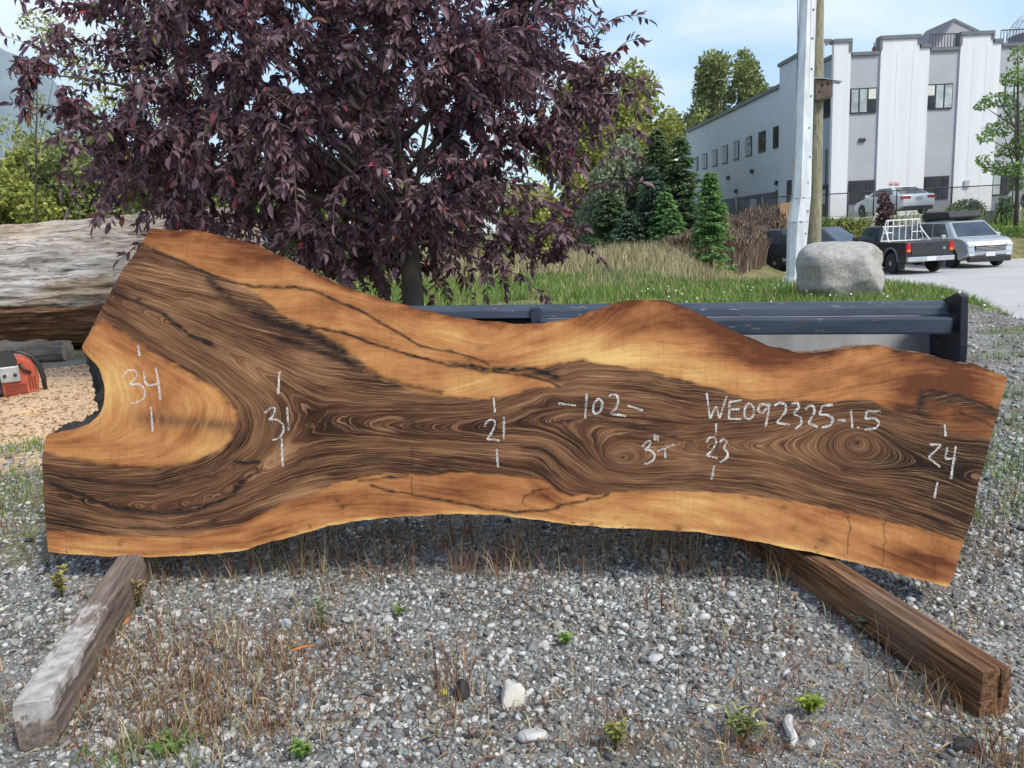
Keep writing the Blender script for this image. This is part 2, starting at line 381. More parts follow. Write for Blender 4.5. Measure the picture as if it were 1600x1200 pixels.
# growth field: thin-plate interpolation of traced grain lines (0 = bark, 10 = pith)
GRAIN = [
 (0, TOP), (0, BOT), (0.5, [(126,543),(150,575),(160,610),(150,655),(100,675)]),
 (2.5, [(220,382),(280,407),(400,450),(460,452),(525,470),(585,497),(640,528),(720,555),(761,568),(840,560),(911,555),(985,545),(1060,560),(1150,580),(1250,600),(1380,600),(1480,600),(1562,630)]),
 (4.2, [(205,405),(300,440),(400,478),(480,512),(536,523),(592,542),(656,561),(705,572),(800,578),(860,572),(930,568),(1000,577),(1100,602),(1175,622),(1290,630),(1354,630),(1430,650),(1555,665)]),
 (7, [(180,440),(300,490),(400,540),(480,578),(560,604),(650,622),(750,632),(830,612),(900,604),(1000,625),(1080,652),(1180,655),(1280,648),(1400,672),(1545,700)]),
 (10, [(170,462),(250,498),(310,530),(380,565),(450,615),(500,645),(600,665),(700,668),(800,660),(900,665),(975,705),(1060,700),(1150,690),(1250,695),(1340,690),(1450,712),(1535,740)]),
 (10, [(70,770),(170,788),(260,794),(330,778),(390,738),(440,695),(500,650)]),
 (4.5, [(145,512),(215,545),(300,577),(350,612),(375,648),(362,690),(300,722),(240,732),(150,724),(68,712)]),
 (7, [(158,482),(260,532),(350,582),(410,625),(425,655),(405,705),(345,745),(250,765),(150,758),(67,740)]),
 (2.5, [(140,535),(200,565),(260,610),(285,650),(260,690),(180,700),(70,695)]),
 (7.2, [(72,800),(170,814),(270,818),(350,798),(420,762),(500,728),(600,706),(720,703),(850,700),(920,745),(1000,752),(1100,742),(1200,740),(1300,755),(1400,770),(1522,800)]),
 (4.4, [(73,832),(180,840),(290,838),(375,822),(435,792),(500,766),(592,743),(720,740),(830,745),(890,778),(960,772),(1080,768),(1180,774),(1250,786),(1333,802),(1458,828),(1510,840)]),
]
cp, cv = [], []
for v_, ln in GRAIN:
    P = np.array(ln, float); d = np.r_[0, np.cumsum(np.hypot(*np.diff(P, axis=0).T))]
    tt = np.linspace(0, d[-1], max(4, int(d[-1] / 32)))
    cp.append(np.stack([np.interp(tt, d, P[:, 0]), np.interp(tt, d, P[:, 1])], 1)); cv.append(np.full(len(tt), float(v_)))
cp = np.concatenate(cp) / 100; cv = np.concatenate(cv)
def tps(r2): return 0.5 * r2 * np.log(r2 + 1e-9)
K = tps(((cp[:, None] - cp[None]) ** 2).sum(2)) + np.eye(len(cp)) * 0.004
A = np.c_[np.ones(len(cp)), cp]; M_ = np.block([[K, A], [A.T, np.zeros((3, 3))]])
sol = np.linalg.solve(M_, np.r_[cv, 0, 0, 0])
X1, Y1 = PX / 100, PY / 100
gv = sol[-3] + sol[-2] * X1 + sol[-1] * Y1
for i in range(0, len(gv), 20000):
    s_ = slice(i, i + 20000)
    gv[s_] += tps((X1[s_, None] - cp[None, :, 0]) ** 2 + (Y1[s_, None] - cp[None, :, 1]) ** 2) @ sol[:len(cp)]
gv += 0.85 * X1 + 0.26 * fbm(X1 * 0.7, Y1 * 1.6, 41) + 0.16 * fbm(X1 * 3, Y1 * 6, 42, 3)
def bmpk(x, y, rx, ry, a, p=2):
    return a * np.exp(-(((PX - x) / rx) ** 2 + ((PY - y) / ry) ** 2) ** (p / 2))
KN = [(1340,690,34,29,5.5,1.3),(1345,700,90,60,1.6,2),(972,716,30,18,2.4,1.5),(862,622,20,9,1.0,2),(1318,737,7,6,1.0,2)]
for k_ in KN: gv += bmpk(*k_)
nz1 = fbm(PX / 26, PY / 9, 51); nz2 = fbm(PX / 9, PY / 4, 52)
SAP = [
 [(236,350),(222,384),(280,407),(340,432),(400,455),(440,492),(480,512),(500,520),(529,540),(560,560),(585,585),(630,607),(682,619),(742,624),(780,622),(832,604),(880,603),(845,590),(817,585),(860,572),(911,562),(1005,577),(1100,602),(1175,622),(1290,627),(1354,625),(1400,646),(1433,634),(1440,613),(1500,619),(1564,644),(1590,585),(1500,540),(1300,520),(1000,440),(850,480),(600,440),(400,350)],
 [(118,545),(160,500),(215,535),(280,575),(340,612),(372,645),(366,660),(360,692),(300,722),(240,731),(150,722),(60,706),(60,660),(145,650),(160,600)],
 [(60,828),(150,835),(225,840),(300,836),(375,820),(435,790),(500,767),(529,754),(592,742),(656,740),(742,739),(817,742),(847,746),(874,769),(892,776),(949,770),(1024,767),(1080,767),(1167,773),(1250,786),(1333,802),(1375,811),(1458,832),(1510,848),(1520,940),(1200,900),(800,850),(300,900),(60,900)],
]
sap = np.zeros(len(PX))
for k_, pl in enumerate(SAP):
    sd = sdpoly(PX, PY, pl); wd = (2.6, 5, 1.8)[k_]
    sap = np.maximum(sap, sst(-wd, wd, sd + nz1 * (4.5, 7, 3)[k_] + nz2 * 2))
# warm orange sap just right of the diagonal crack line, brown clouding inside the crotch
sap *= 1 - 0.75 * np.exp(-(seg_dist(PX, PY, [(205,652),(290,660),(372,666)]) / 11) ** 2) * sst(190, 240, PX)
sap = np.maximum(sap, 0.75 * sst(-6, 10, sdpoly(PX, PY, [(1445,625),(1500,628),(1560,655),(1550,690),(1480,672),(1452,655)]) + nz1 * 8))
dark = np.zeros(len(PX))
DL = [(2.0,.8,[(220,382),(280,407),(330,430),(400,450),(460,448),(492,455),(525,470),(560,484),(592,502),(625,522),(656,540),(690,548),(720,553),(750,562),(764,570)]),
 (2.2,.85,[(480,508),(536,520),(592,540),(656,559),(705,570),(760,580),(817,585),(860,597),(874,604)]),
 (4.5,.8,[(700,568),(760,576),(830,578),(870,590)]),
 (8,.75,[(328,437),(345,455),(362,472),(380,480)]),(9,.8,[(395,488),(430,505),(470,515),(500,532),(535,548)]),(6,.8,[(440,530),(490,545),(530,560),(565,578)]),
 (4,.6,[(560,570),(600,592),(650,606),(690,614)]),
 (3,.95,[(78,755),(125,772),(175,792),(235,801),(300,799),(350,780),(385,748),(402,735)]),
 (3,.9,[(172,455),(215,472),(250,487),(290,518),(308,528),(330,537)]),(3.6,1,[(296,523),(312,530),(328,537)]),(3.6,1,[(368,720),(382,724),(402,722)]),
 (2.2,.8,[(581,759),(612,768),(645,772),(675,779),(705,784),(742,791),(806,802),(840,799),(877,791),(915,782),(950,772)]),(1.2,.7,[(819,788),(822,776),(840,768),(858,760)]),
 (2.4,.75,[(1438,642),(1441,612),(1470,612),(1500,618),(1562,643)]),(6,.6,[(1400,640),(1432,636),(1440,620)]),(1.6,.7,[(1500,645),(1530,655),(1555,668)]),
 (1.3,.5,[(645,700),(644,760),(643,775)]),(1,.6,[(1327,805),(1327,868)]),(1,.6,[(1382,812),(1380,885)]),(1,.35,[(1468,590),(1455,820),(1462,905)]),
 (2.4,.6,[(75,735),(150,752),(250,762),(340,742),(372,724)]),(2,.6,[(72,812),(200,826),(300,824),(370,804)]),
 (3,.6,[(820,640),(865,628),(905,632),(940,640)]),(2,.6,[(860,660),(930,655),(1010,672),(1080,690)]),
 (2,.7,[(560,752),(640,742),(740,737),(800,742),(850,748)])]
for wd, am, ln in DL:
    d = seg_dist(PX + 5 * nz1, PY + 4 * nz1 + 2 * nz2, ln); dark = np.maximum(dark, np.clip(1.3 * am * np.exp(-(d / (wd * 1.15)) ** 2) * (0.85 + 0.5 * nz2), 0, 1))
for x, y, r_, a_ in [(217,468,5,1),(190,905-60,4,.6),(187,851,5,.7),(527,853-70,4,.7),(535,792,4,.7),(1240,825,6,.5),(1165,778,5,.5),(1225,793,5,.6),(1390,795,7,.5),(1337,692,7,1),(1340,690,3,1),(1180,855,9,.8),(1286,846,12,.6),(1060,826,8,.7),(550,572,5,.8),(770,622,5,.7),(750,545,6,.4),(1428,870,12,.4),(960,716,9,.6),(948,652,7,.6),(734,563,4,.7),(645,660,5,.7)]:
    dark = np.maximum(dark, bmpk(x, y, r_, r_ * .7, a_) * (0.8 + 0.6 * nz2))
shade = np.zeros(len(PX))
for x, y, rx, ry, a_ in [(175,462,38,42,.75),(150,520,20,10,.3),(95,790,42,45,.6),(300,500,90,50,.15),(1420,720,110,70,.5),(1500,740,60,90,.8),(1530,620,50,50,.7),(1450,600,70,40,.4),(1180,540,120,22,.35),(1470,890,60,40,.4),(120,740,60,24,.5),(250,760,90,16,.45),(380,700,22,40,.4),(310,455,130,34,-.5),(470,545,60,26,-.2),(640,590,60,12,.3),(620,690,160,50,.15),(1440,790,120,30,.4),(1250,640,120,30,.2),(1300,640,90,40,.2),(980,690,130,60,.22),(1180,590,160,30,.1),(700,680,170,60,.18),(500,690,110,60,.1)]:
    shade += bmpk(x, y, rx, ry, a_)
dt = seg_dist(PX, PY, TOP); db = seg_dist(PX, PY, BOT)
dark = np.maximum(dark, np.exp(-(dt / (1.5 + 2.6 * sst(1080, 1300, PX) * (1 + nz1))) ** 2) * (.45 + .5 * nz1) * sst(300, 420, PX))
dark = np.maximum(dark, (fbm(PX / 7, PY / 4, 57) > .42) * np.exp(-(db / 16) ** 2) * .7 * sst(.0, .3, fbm(PX / 60, PY / 60, 58)))
gold = .9 * np.exp(-(db / 5) ** 2) * (1 + nz1) - .9 * np.exp(-(dt / 13) ** 2) * (.7 + nz1)
for x, y, rx, ry, a_ in [(1010,560,150,26,1),(930,545,90,25,.7),(1130,592,80,20,.9),(190,610,45,45,.8),(320,640,60,40,.6),(310,705,50,18,.8),(600,580,70,30,.5),(760,600,70,20,.5),(1060,790,160,18,.8),(860,520,130,12,.3),(1300,560,60,20,.2),(1540,600,40,20,.4),(640,600,80,20,.4),(200,700,60,20,.3),(1040,818,150,10,.4)]:
    gold += bmpk(x, y, rx, ry, a_)
for x, y, rx, ry, a_ in [(1060,505,100,28,-.9),(1180,555,90,26,-.9),(1430,600,70,34,-.8),(1280,575,70,20,-.5),(1540,620,26,30,-.3),(350,405,130,34,-.6),(260,372,60,18,-.5),(720,765,110,18,-.7),(860,775,40,15,-.6),(1440,880,60,30,-.5),(150,700,60,14,-.3),(560,790,120,14,-.3),(330,365,60,8,.4),(1500,600,16,40,-.6),(1250,840,120,20,.3),(560,500,80,22,.15)]:
    gold += bmpk(x, y, rx, ry, a_)
mt, t, b = new_mat('walnut_slab_wood')
gp = nd(t, 'ShaderNodeAttribute', attribute_name='grain'); sx = nd(t, 'ShaderNodeSeparateXYZ'); t.links.new(gp.outputs['Vector'], sx.inputs[0])
def av(n): return nd(t, 'ShaderNodeAttribute', attribute_name=n).outputs['Fac']
def gvec(a, bx, by):
    c = nd(t, 'ShaderNodeCombineXYZ')
    t.links.new(mth(t, 'MULTIPLY', sx.outputs[0], a), c.inputs[0]); t.links.new(mth(t, 'MULTIPLY', sx.outputs[1], bx), c.inputs[1]); t.links.new(mth(t, 'MULTIPLY', sx.outputs[2], by), c.inputs[2])
    return c.outputs[0]
n1 = noise(t, gvec(1.2, .30, .30), 1, 3, .6); n2 = noise(t, gvec(6.6, .65, .65), 1, 5, .68); n3 = noise(t, gvec(22, 1.8, 1.8), 1, 3, .68)
n4 = noise(t, gvec(3.4, .5, .5), 1, 3, .55); n5 = noise(t, gvec(0.5, .9, .9), 1, 3, .5)
tt_ = mth(t, 'ADD', mth(t, 'ADD', mth(t, 'MULTIPLY', n1, .32), mth(t, 'MULTIPLY', n2, .40)), mth(t, 'MULTIPLY', n3, .30))
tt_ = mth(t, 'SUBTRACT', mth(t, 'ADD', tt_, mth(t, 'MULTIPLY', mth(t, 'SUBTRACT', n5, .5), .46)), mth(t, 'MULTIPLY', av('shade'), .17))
heart = ramp(t, tt_, [(0.34, (0.015, 0.007, 0.005)), (0.42, (0.062, 0.025, 0.012)), (0.50, (0.122, 0.053, 0.026)), (0.57, (0.180, 0.084, 0.042)), (0.64, (0.28, 0.142, 0.069)), (0.74, (0.46, 0.265, 0.125))])
ln1 = ramp(t, mth(t, 'ABSOLUTE', mth(t, 'SUBTRACT', n4, .5)), [(0.0, (1, 1, 1)), (0.016, (0.8, 0.8, 0.8)), (0.034, (0, 0, 0))])
ln2 = ramp(t, mth(t, 'ABSOLUTE', mth(t, 'SUBTRACT', n2, .44)), [(0.0, (1, 1, 1)), (0.035, (0, 0, 0))])
n6 = noise(t, gvec(8.5, .55, .55), 1, 2, .5); n7 = noise(t, gvec(7, .5, .5), 1, 2, .5)
fade = ramp(t, n5, [(.35, (1, 1, 1)), (.62, (.12, .12, .12))])
heart = mixc(t, mth(t, 'MULTIPLY', ln1, fade), heart, (0.016, 0.009, 0.006)); heart = mixc(t, mth(t, 'MULTIPLY', mth(t, 'MULTIPLY', ln2, fade), .55), heart, (0.028, 0.013, 0.007))
ln3 = ramp(t, mth(t, 'ABSOLUTE', mth(t, 'SUBTRACT', n6, .47)), [(0.0, (1, 1, 1)), (0.03, (.7, .7, .7)), (0.055, (0, 0, 0))])
heart = mixc(t, mth(t, 'MULTIPLY', ln3, .5), heart, (0.022, 0.011, 0.007))
ln4 = ramp(t, mth(t, 'ABSOLUTE', mth(t, 'SUBTRACT', n7, .56)), [(0.0, (1, 1, 1)), (0.02, (.6, .6, .6)), (0.035, (0, 0, 0))])
heart = mixc(t, mth(t, 'MULTIPLY', ln4, .5), heart, (0.42, 0.24, 0.115))
ws = ramp(t, mth(t, 'ABSOLUTE', mth(t, 'SUBTRACT', n2, .585)), [(0.0, (1, 1, 1)), (0.02, (0, 0, 0))])
heart = mixc(t, mth(t, 'MULTIPLY', ws, .35), heart, (0.38, 0.21, 0.09))
s1 = noise(t, gvec(2.2, .35, .35), 1, 4, .6); s2 = noise(t, gvec(7, .8, .8), 1, 3, .6); s3 = noise(t, gvec(.5, .9, 1.2), 1, 5, .6)
sm = mth(t, 'ADD', mth(t, 'ADD', mth(t, 'MULTIPLY', s3, .62), mth(t, 'MULTIPLY', s1, .22)), mth(t, 'ADD', mth(t, 'MULTIPLY', mth(t, 'SUBTRACT', s2, .15), .2), mth(t, 'MULTIPLY', av('gold'), .19)))
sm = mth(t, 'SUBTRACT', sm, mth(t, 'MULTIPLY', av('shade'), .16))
sapc = ramp(t, sm, [(0.29, (0.11, 0.034, 0.013)), (0.40, (0.25, 0.092, 0.032)), (0.51, (0.385, 0.165, 0.057)), (0.63, (0.50, 0.255, 0.090)), (0.78, (0.66, 0.42, 0.15))])
col = mixc(t, av('sap'), heart, sapc)
kv = nd(t, 'ShaderNodeCombineXYZ'); t.links.new(mth(t, 'MULTIPLY', sx.outputs[1], 19), kv.inputs[0]); t.links.new(mth(t, 'MULTIPLY', sx.outputs[2], 1.6), kv.inputs[1])
kerf = noise(t, kv.outputs[0], 1, 3, .6)
kf = ramp(t, kerf, [(0.3, (0.80, 0.77, 0.74)), (0.5, (1, 1, 1)), (0.75, (1.0, 1.0, 1.0))])
col = mixc(t, mth(t, 'ADD', mth(t, 'MULTIPLY', av('sap'), .4), .2), col, mixc(t, 1.0, col, kf, 'MULTIPLY'))
flk = noise(t, gvec(24, 5, 5), 1, 2, .6)
col = mixc(t, ramp(t, flk, [(0.30, (0.35, 0.35, 0.35)), (0.42, (0, 0, 0))]), col, (0.05, 0.026, 0.014))
col = mixc(t, av('dark'), col, (0.016, 0.011, 0.010))
t.links.new(col, b.inputs['Base Color']); b.inputs['Roughness'].default_value = 0.6; b.inputs['Specular IOR Level'].default_value = 0.12
bump(t, b, mth(t, 'ADD', mth(t, 'MULTIPLY', kerf, .6), n3), 0.12, 0.002)
ii = np.arange(NU * NV).reshape(NV, NU)
Ff = np.stack([ii[:-1, :-1], ii[1:, :-1], ii[1:, 1:], ii[:-1, 1:]], 2).reshape(-1, 4)
Vf = np.stack([LU, LW, np.zeros(len(LU))], 1)
# boundary loop (anticlockwise seen from the front): left down, bottom right, right up, top left
loop = np.r_[ii[:, 0], ii[-1, 1:], ii[:-1, -1][::-1], ii[0, 1:-1][::-1]]
nl = len(loop); B0 = Vf[loop]; bpx = np.stack([PX[loop], PY[loop]], 1)
isL = np.zeros(nl, bool); isL[:NV] = True
notch = isL & (bpx[:, 1] > 540) & (bpx[:, 1] < 682)
isT = np.zeros(nl, bool); isT[-(NU - 2):] = True
isB = np.zeros(nl, bool); isB[NV:NV + NU - 1] = True
arc = np.r_[0, np.cumsum(np.hypot(*np.diff(B0[:, :2], axis=0).T))]
tan = np.roll(B0, -3, 0) - np.roll(B0, 3, 0); nrm = unit(np.stack([tan[:, 1], -tan[:, 0], 0 * arc], 1))
out_ = np.where(notch, 0.085 * np.clip(np.sin(np.pi * (bpx[:, 1] - 540) / 142), 0, 1) ** .5 * (1 + .3 * fbm(arc * 30, arc * 0, 61)), 0) + np.where(isT, 0.004 + .01 * sst(1000, 1300, bpx[:, 0]), 0) + np.where(isB, -0.012, 0)
rgh = np.where(notch, .022, np.where(isT | isB, .006, .0012))
Wv = [Vf]; lays = [loop]; base = len(Vf)
NLAY = 6
ring = []
for k_ in range(1, NLAY + 1):
    s_ = k_ / NLAY
    Q = B0 + nrm * (out_ * s_ ** .8 + rgh * fbm(arc * 45, arc * 0 + k_ * 2.3, 63, 4) * min(1, 2 * s_))[:, None]
    Q[:, 2] = -THK * s_; ring.append(Q)
# slab body = front face + back face (one mesh), the edge is its own part
bk = MB()
me = bpy.data.meshes.new('wood_slab')
Vall = np.concatenate([Vf, ring[-1]])
me.vertices.add(len(Vall)); me.vertices.foreach_set('co', np.ascontiguousarray(Vall, np.float32).ravel())
backf = list(range(len(Vf), len(Vf) + nl))[::-1]
lv = np.r_[Ff.ravel(), backf].astype(np.int32)
me.loops.add(len(lv)); me.loops.foreach_set('vertex_index', lv)
me.polygons.add(len(Ff) + 1); me.polygons.foreach_set('loop_start', np.r_[np.arange(0, Ff.size, 4), Ff.size].astype(np.int32))
me.update(calc_edges=True); me.validate()
me.materials.append(mt)
def pad(a, fill): return np.r_[a, np.full(nl, fill)].astype(np.float32)
a = me.attributes.new('grain', 'FLOAT_VECTOR', 'POINT')
gg = np.stack([gv, PX / 100, PY / 100], 1); a.data.foreach_set('vector', np.concatenate([gg, gg[loop]]).astype(np.float32).ravel())
for nme, arr in (('sap', sap), ('dark', np.clip(dark, 0, 1)), ('shade', shade), ('gold', gold)):
    a = me.attributes.new(nme, 'FLOAT', 'POINT'); a.data.foreach_set('value', np.r_[arr, arr[loop]].astype(np.float32))
slab = bpy.data.objects.new('wood_slab', me); COL.objects.link(slab); slab.matrix_world = SM; OFF['wood_slab'] = Vector((0, 0, 0))
tag(slab, 'large live edge walnut slab with white chalk numbers, propped up on two timbers', 'wood slab')
# edge part
rings = [B0] + ring; EV = np.concatenate(rings); k0 = np.arange(nl); k1 = (k0 + 1) % nl
fr = np.concatenate([np.stack([k0 + i * nl, k0 + (i + 1) * nl, k1 + (i + 1) * nl, k1 + i * nl], 1) for i in range(NLAY)])
quadL = np.tile((isL & ~notch) | (~isL & ~isT & ~isB), NLAY)
bark = mat('dark_bark', (0.022, 0.017, 0.014), 0.95, 0.7, 60, bmp=0.8, bdist=0.01)
rim = mat('weathered_edge_wood', (0.14, 0.075, 0.035), 0.9, 0.6, 40, bmp=0.6, bdist=0.005)
qn = np.tile(notch, NLAY)
def sub(sel): 
    f_ = fr[sel]; u_ = np.unique(f_); rmp = np.zeros(len(EV), int); rmp[u_] = np.arange(len(u_)); return EV[u_], rmp[f_]
V_, F_ = sub(qn); npmesh('notch_bark', V_, F_, bark, slab, smooth=True)['label'] = 'dark rough bark inside the notch'
V_, F_ = sub(~qn & ~quadL); npmesh('live_edge', V_, F_, rim, slab, smooth=True)
V_, F_ = sub(quadL); npmesh('cut_end', V_, F_, mat('sawn_end_wood', (0.22, 0.12, 0.05), 0.85, 0.5, 20), slab)
# chalk
def c1_(P): return [(x / 2, y / 2 + 300) for x, y in P]
def c2_(P): return [(480 + x / 2.667, 420 + y / 2.667) for x, y in P]
def c3_(P): return [(1000 + x / 2.4, 440 + y / 2.4) for x, y in P]
CH = [
 [c1_(p) for p in ([(385,578),(400,557),(425,558),(430,575),(405,603),(440,600),(455,620),(452,645),(430,658),(407,660)],[(450,560),(455,600),(470,605),(500,598)],[(487,548),(495,590),(502,650)],[(432,478),(437,512)],[(472,670),(478,750)])],
 [c1_(p) for p in ([(828,690),(850,672),(862,675),(855,700),(840,712),(865,710),(885,725),(888,745),(875,770),(852,775)],[(897,672),(903,745)],[(874,560),(870,632)],[(881,770),(884,858)])],
 [c2_(p) for p in ([(738,655),(755,630),(780,628),(785,650),(765,690),(748,712),(775,710),(803,717)],[(820,618),(820,712)],[(777,538),(783,598)],[(790,748),(795,828)])],
 [c2_(p) for p in ([(1045,560),(1120,570)],[(1165,518),(1158,625)],[(1215,540),(1195,560),(1190,595),(1205,607),(1225,590),(1232,555),(1215,540)],[(1258,532),(1268,523),(1290,525),(1298,550),(1285,585),(1262,605),(1300,608),(1328,615)],[(1335,570),(1398,590)])],
 [c2_(p) for p in ([(1395,740),(1420,715),(1435,720),(1420,745),(1405,755),(1430,755),(1450,775),(1445,795),(1420,812),(1405,812)],[(1447,690),(1450,715)],[(1460,695),(1462,720)],[(1460,760),(1528,732)],[(1490,748),(1493,788)])],
 [c3_(p) for p in ([(250,418),(262,515),(285,465),(298,515),(325,428)],[(335,450),(333,515)],[(335,452),(380,445)],[(335,480),(375,478)],[(333,515),(380,515)],[(400,460),(390,485),(392,510),(408,518),(425,505),(428,475),(415,458),(400,460)],[(480,464),(452,458),(440,485),(458,495),(480,470)],[(486,458),(480,500),(470,545)],[(503,465),(525,452),(548,462),(545,490),(510,530),(560,535)],[(565,460),(590,452),(598,470),(575,495),(605,510),(605,535),(580,553)],[(620,480),(632,465),(650,465),(655,490),(630,530),(665,545)],[(722,462),(682,466),(672,500),(700,498),(725,515),(715,540),(680,548)],[(742,518),(772,522)],[(790,480),(796,548)],[(812,545),(822,548)],[(902,487),(850,485),(842,515),(880,512),(898,530),(885,550),(840,555)])],
 [c3_(p) for p in ([(248,605),(258,585),(280,583),(288,600),(270,635),(248,652),(290,662)],[(298,603),(312,590),(328,600),(312,625),(330,640),(328,660),(300,678)],[(285,532),(285,575)],[(277,690),(268,742)])],
 [c3_(p) for p in ([(1085,610),(1130,612),(1080,660),(1125,695)],[(1152,622),(1143,665),(1185,662)],[(1183,618),(1165,740)],[(1142,535),(1145,580)],[(1115,752),(1103,812)])]]
CLAB = ['chalk number 34', 'chalk number 31', 'chalk number 21', 'chalk writing -102-', 'chalk writing 3"T', 'chalk writing WE092325-15', 'chalk number 23', 'chalk number 24']
mtc, t, b = new_mat('white_chalk')
o_ = t.nodes['Material Output']; tr = nd(t, 'ShaderNodeBsdfTransparent'); ms = nd(t, 'ShaderNodeMixShader')
b.inputs['Base Color'].default_value = (0.72, 0.70, 0.65, 1); b.inputs['Roughness'].default_value = 1
fac = ramp(t, mth(t, 'ADD', mth(t, 'MULTIPLY', noise(t, objvec(t), 380, 3, .75), .7), mth(t, 'MULTIPLY', noise(t, objvec(t), 38, 3), .32)), [(0.42, (0.02, 0.02, 0.02)), (0.60, (0.88, 0.88, 0.88))])
t.links.new(fac, ms.inputs[0]); t.links.new(tr.outputs[0], ms.inputs[1]); t.links.new(b.outputs[0], ms.inputs[2]); t.links.new(ms.outputs[0], o_.inputs[0])
for lab, strokes in zip(CLAB, CH):
    mb = MB(); kz = 0
    for st in strokes:
        P = np.array(st, float); d = np.r_[0, np.cumsum(np.hypot(*np.diff(P, axis=0).T))]; n_ = max(6, int(d[-1] / 1.5)); tt2 = np.linspace(0, d[-1], n_)
        Q = np.stack([np.interp(tt2, d, P[:, 0]), np.interp(tt2, d, P[:, 1])], 1)
        for _ in range(4): Q[1:-1] = .25 * Q[:-2] + .5 * Q[1:-1] + .25 * Q[2:]
        T_ = np.gradient(Q, axis=0); Nn = np.stack([-T_[:, 1], T_[:, 0]], 1); Nn /= np.linalg.norm(Nn, axis=1)[:, None] + 1e-9
        hw = 1.7 * (1 + .55 * fbm(tt2 / 7, tt2 * 0 + kz, 71, 2)); kz += 3.1
        a_, b_ = Q + Nn * hw[:, None], Q - Nn * hw[:, None]
        au, aw = slab2(a_[:, 0], a_[:, 1]); bu, bw = slab2(b_[:, 0], b_[:, 1]); z_ = 0.0009 + 0.00015 * (kz % 5)
        vs = [(au[i], aw[i], z_) for i in range(n_)] + [(bu[i], bw[i], z_) for i in range(n_)]
        mb.add(vs, [(i, n_ + i, n_ + i + 1, i + 1) for i in range(n_ - 1)])
    mb.build('chalk_mark', mtc, slab)['label'] = lab

# ------------------------------------------------------------------ timbers
def beam_mesh(L, x0, x1, z0, z1, rough, seed, n=70, ragged=0.0):
    # box section swept along +y from 0 (near end) to L with worn faces
    per = []
    k_ = 7
    for i in range(k_): per.append((x0 + (x1 - x0) * i / k_, z1))
    for i in range(k_): per.append((x1, z1 + (z0 - z1) * i / k_))
    for i in range(k_): per.append((x1 + (x0 - x1) * i / k_, z0))
    for i in range(k_): per.append((x0, z0 + (z1 - z0) * i / k_))
    P = np.array(per); m_ = len(P); cx, cz = (x0 + x1) / 2, (z0 + z1) / 2
    ys = np.r_[0, np.linspace(0.004, L, n)]
    Vv = []
    for j, y in enumerate(ys):
        rel = P - (cx, cz); s_ = 1 - (0.05 if j == 0 else 0)
        cor = np.minimum(1, (np.minimum(np.abs(np.abs(rel[:, 0]) - (x1 - x0) / 2) + np.abs(np.abs(rel[:, 1]) - (z1 - z0) / 2), .02)) / .012)
        k = 1 - 0.05 * (1 - cor) + rough * fbm(P[:, 0] * 60 + P[:, 1] * 43, P[:, 0] * 0 + y * 5, seed, 4) / max(x1 - x0, .05)
        q = rel * (s_ * k)[:, None] + (cx, cz)
        yy = y + ragged * fbm(P[:, 0] * 40, P[:, 1] * 40, seed + 5, 3) * (1 if j < 2 else 0)
        Vv.append(np.stack([q[:, 0], yy + 0 * q[:, 0], q[:, 1]], 1))
    mb = MB(); mb.v = [tuple(v) for r_ in Vv for v in r_]
    for j in range(len(ys) - 1):
        for i in range(m_): mb.f.append((j * m_ + i, j * m_ + (i + 1) % m_, (j + 1) * m_ + (i + 1) % m_, (j + 1) * m_ + i))
    mb.f += [tuple(range(m_))[::-1], tuple(range((len(ys) - 1) * m_, len(ys) * m_))]
    return mb
mt, t, b = new_mat('old_painted_timber'); ov = objvec(t); sxx = nd(t, 'ShaderNodeSeparateXYZ'); t.links.new(ov, sxx.inputs[0])
gr_ = noise(t, objvec(t, (55, 3.5, 55)), 1, 7, .75)
wood = ramp(t, gr_, [(0.32, (0.045, 0.034, 0.028)), (0.5, (0.17, 0.135, 0.11)), (0.7, (0.31, 0.26, 0.215))])
pm = mth(t, 'ADD', mth(t, 'MULTIPLY', noise(t, objvec(t, (40, 16, 40)), 1, 5, .7), .75), mth(t, 'MULTIPLY', sxx.outputs[1], -0.62))
pm = mth(t, 'ADD', pm, mth(t, 'MULTIPLY', sxx.outputs[2], 5.0)); pm = mth(t, 'ADD', pm, mth(t, 'MULTIPLY', gr_, .25))
paint = ramp(t, pm, [(0.76, (0, 0, 0)), (0.82, (1, 1, 1))])
pc = ramp(t, noise(t, ov, 30, 4), [(0.3, (0.20, 0.18, 0.165)), (0.6, (0.44, 0.42, 0.40))])
t.links.new(mixc(t, paint, wood, pc), b.inputs['Base Color']); b.inputs['Roughness'].default_value = 0.85; b.inputs['Specular IOR Level'].default_value = .15; bump(t, b, gr_, .7, .005)
n0 = atz(47, 1096, 0.1); f0 = atz(203, 868, 0.1); d0 = (f0 - n0); L0 = d0.length + 0.55
o = beam_mesh(L0, -0.036, 0.036, -0.005, 0.1, 0.0022, 81, ragged=.006).build('timber', mt, smooth=False)
o.location = (n0.x, n0.y, 0); o.rotation_euler = (0, 0, math.atan2(-d0.x, d0.y))
tag(o, 'grey timber with worn white paint under the left end of the slab', 'timber', 'timbers propping up the slab')
mt, t, b = new_mat('brown_board'); gr_ = noise(t, objvec(t, (70, 3.0, 70)), 1, 7, .75); n_ = noise(t, objvec(t), 5, 3)
c = ramp(t, gr_, [(0.34, (0.018, 0.009, 0.006)), (0.46, (0.095, 0.047, 0.024)), (0.56, (0.185, 0.100, 0.052)), (0.68, (0.33, 0.21, 0.12))])
c = mixc(t, ramp(t, n_, [(0.5, (0, 0, 0)), (0.75, (0.5, 0.5, 0.5))]), c, (0.16, 0.12, 0.095))
t.links.new(c, b.inputs['Base Color']); b.inputs['Roughness'].default_value = 0.8; b.inputs['Specular IOR Level'].default_value = .15; bump(t, b, gr_, .6, .004)
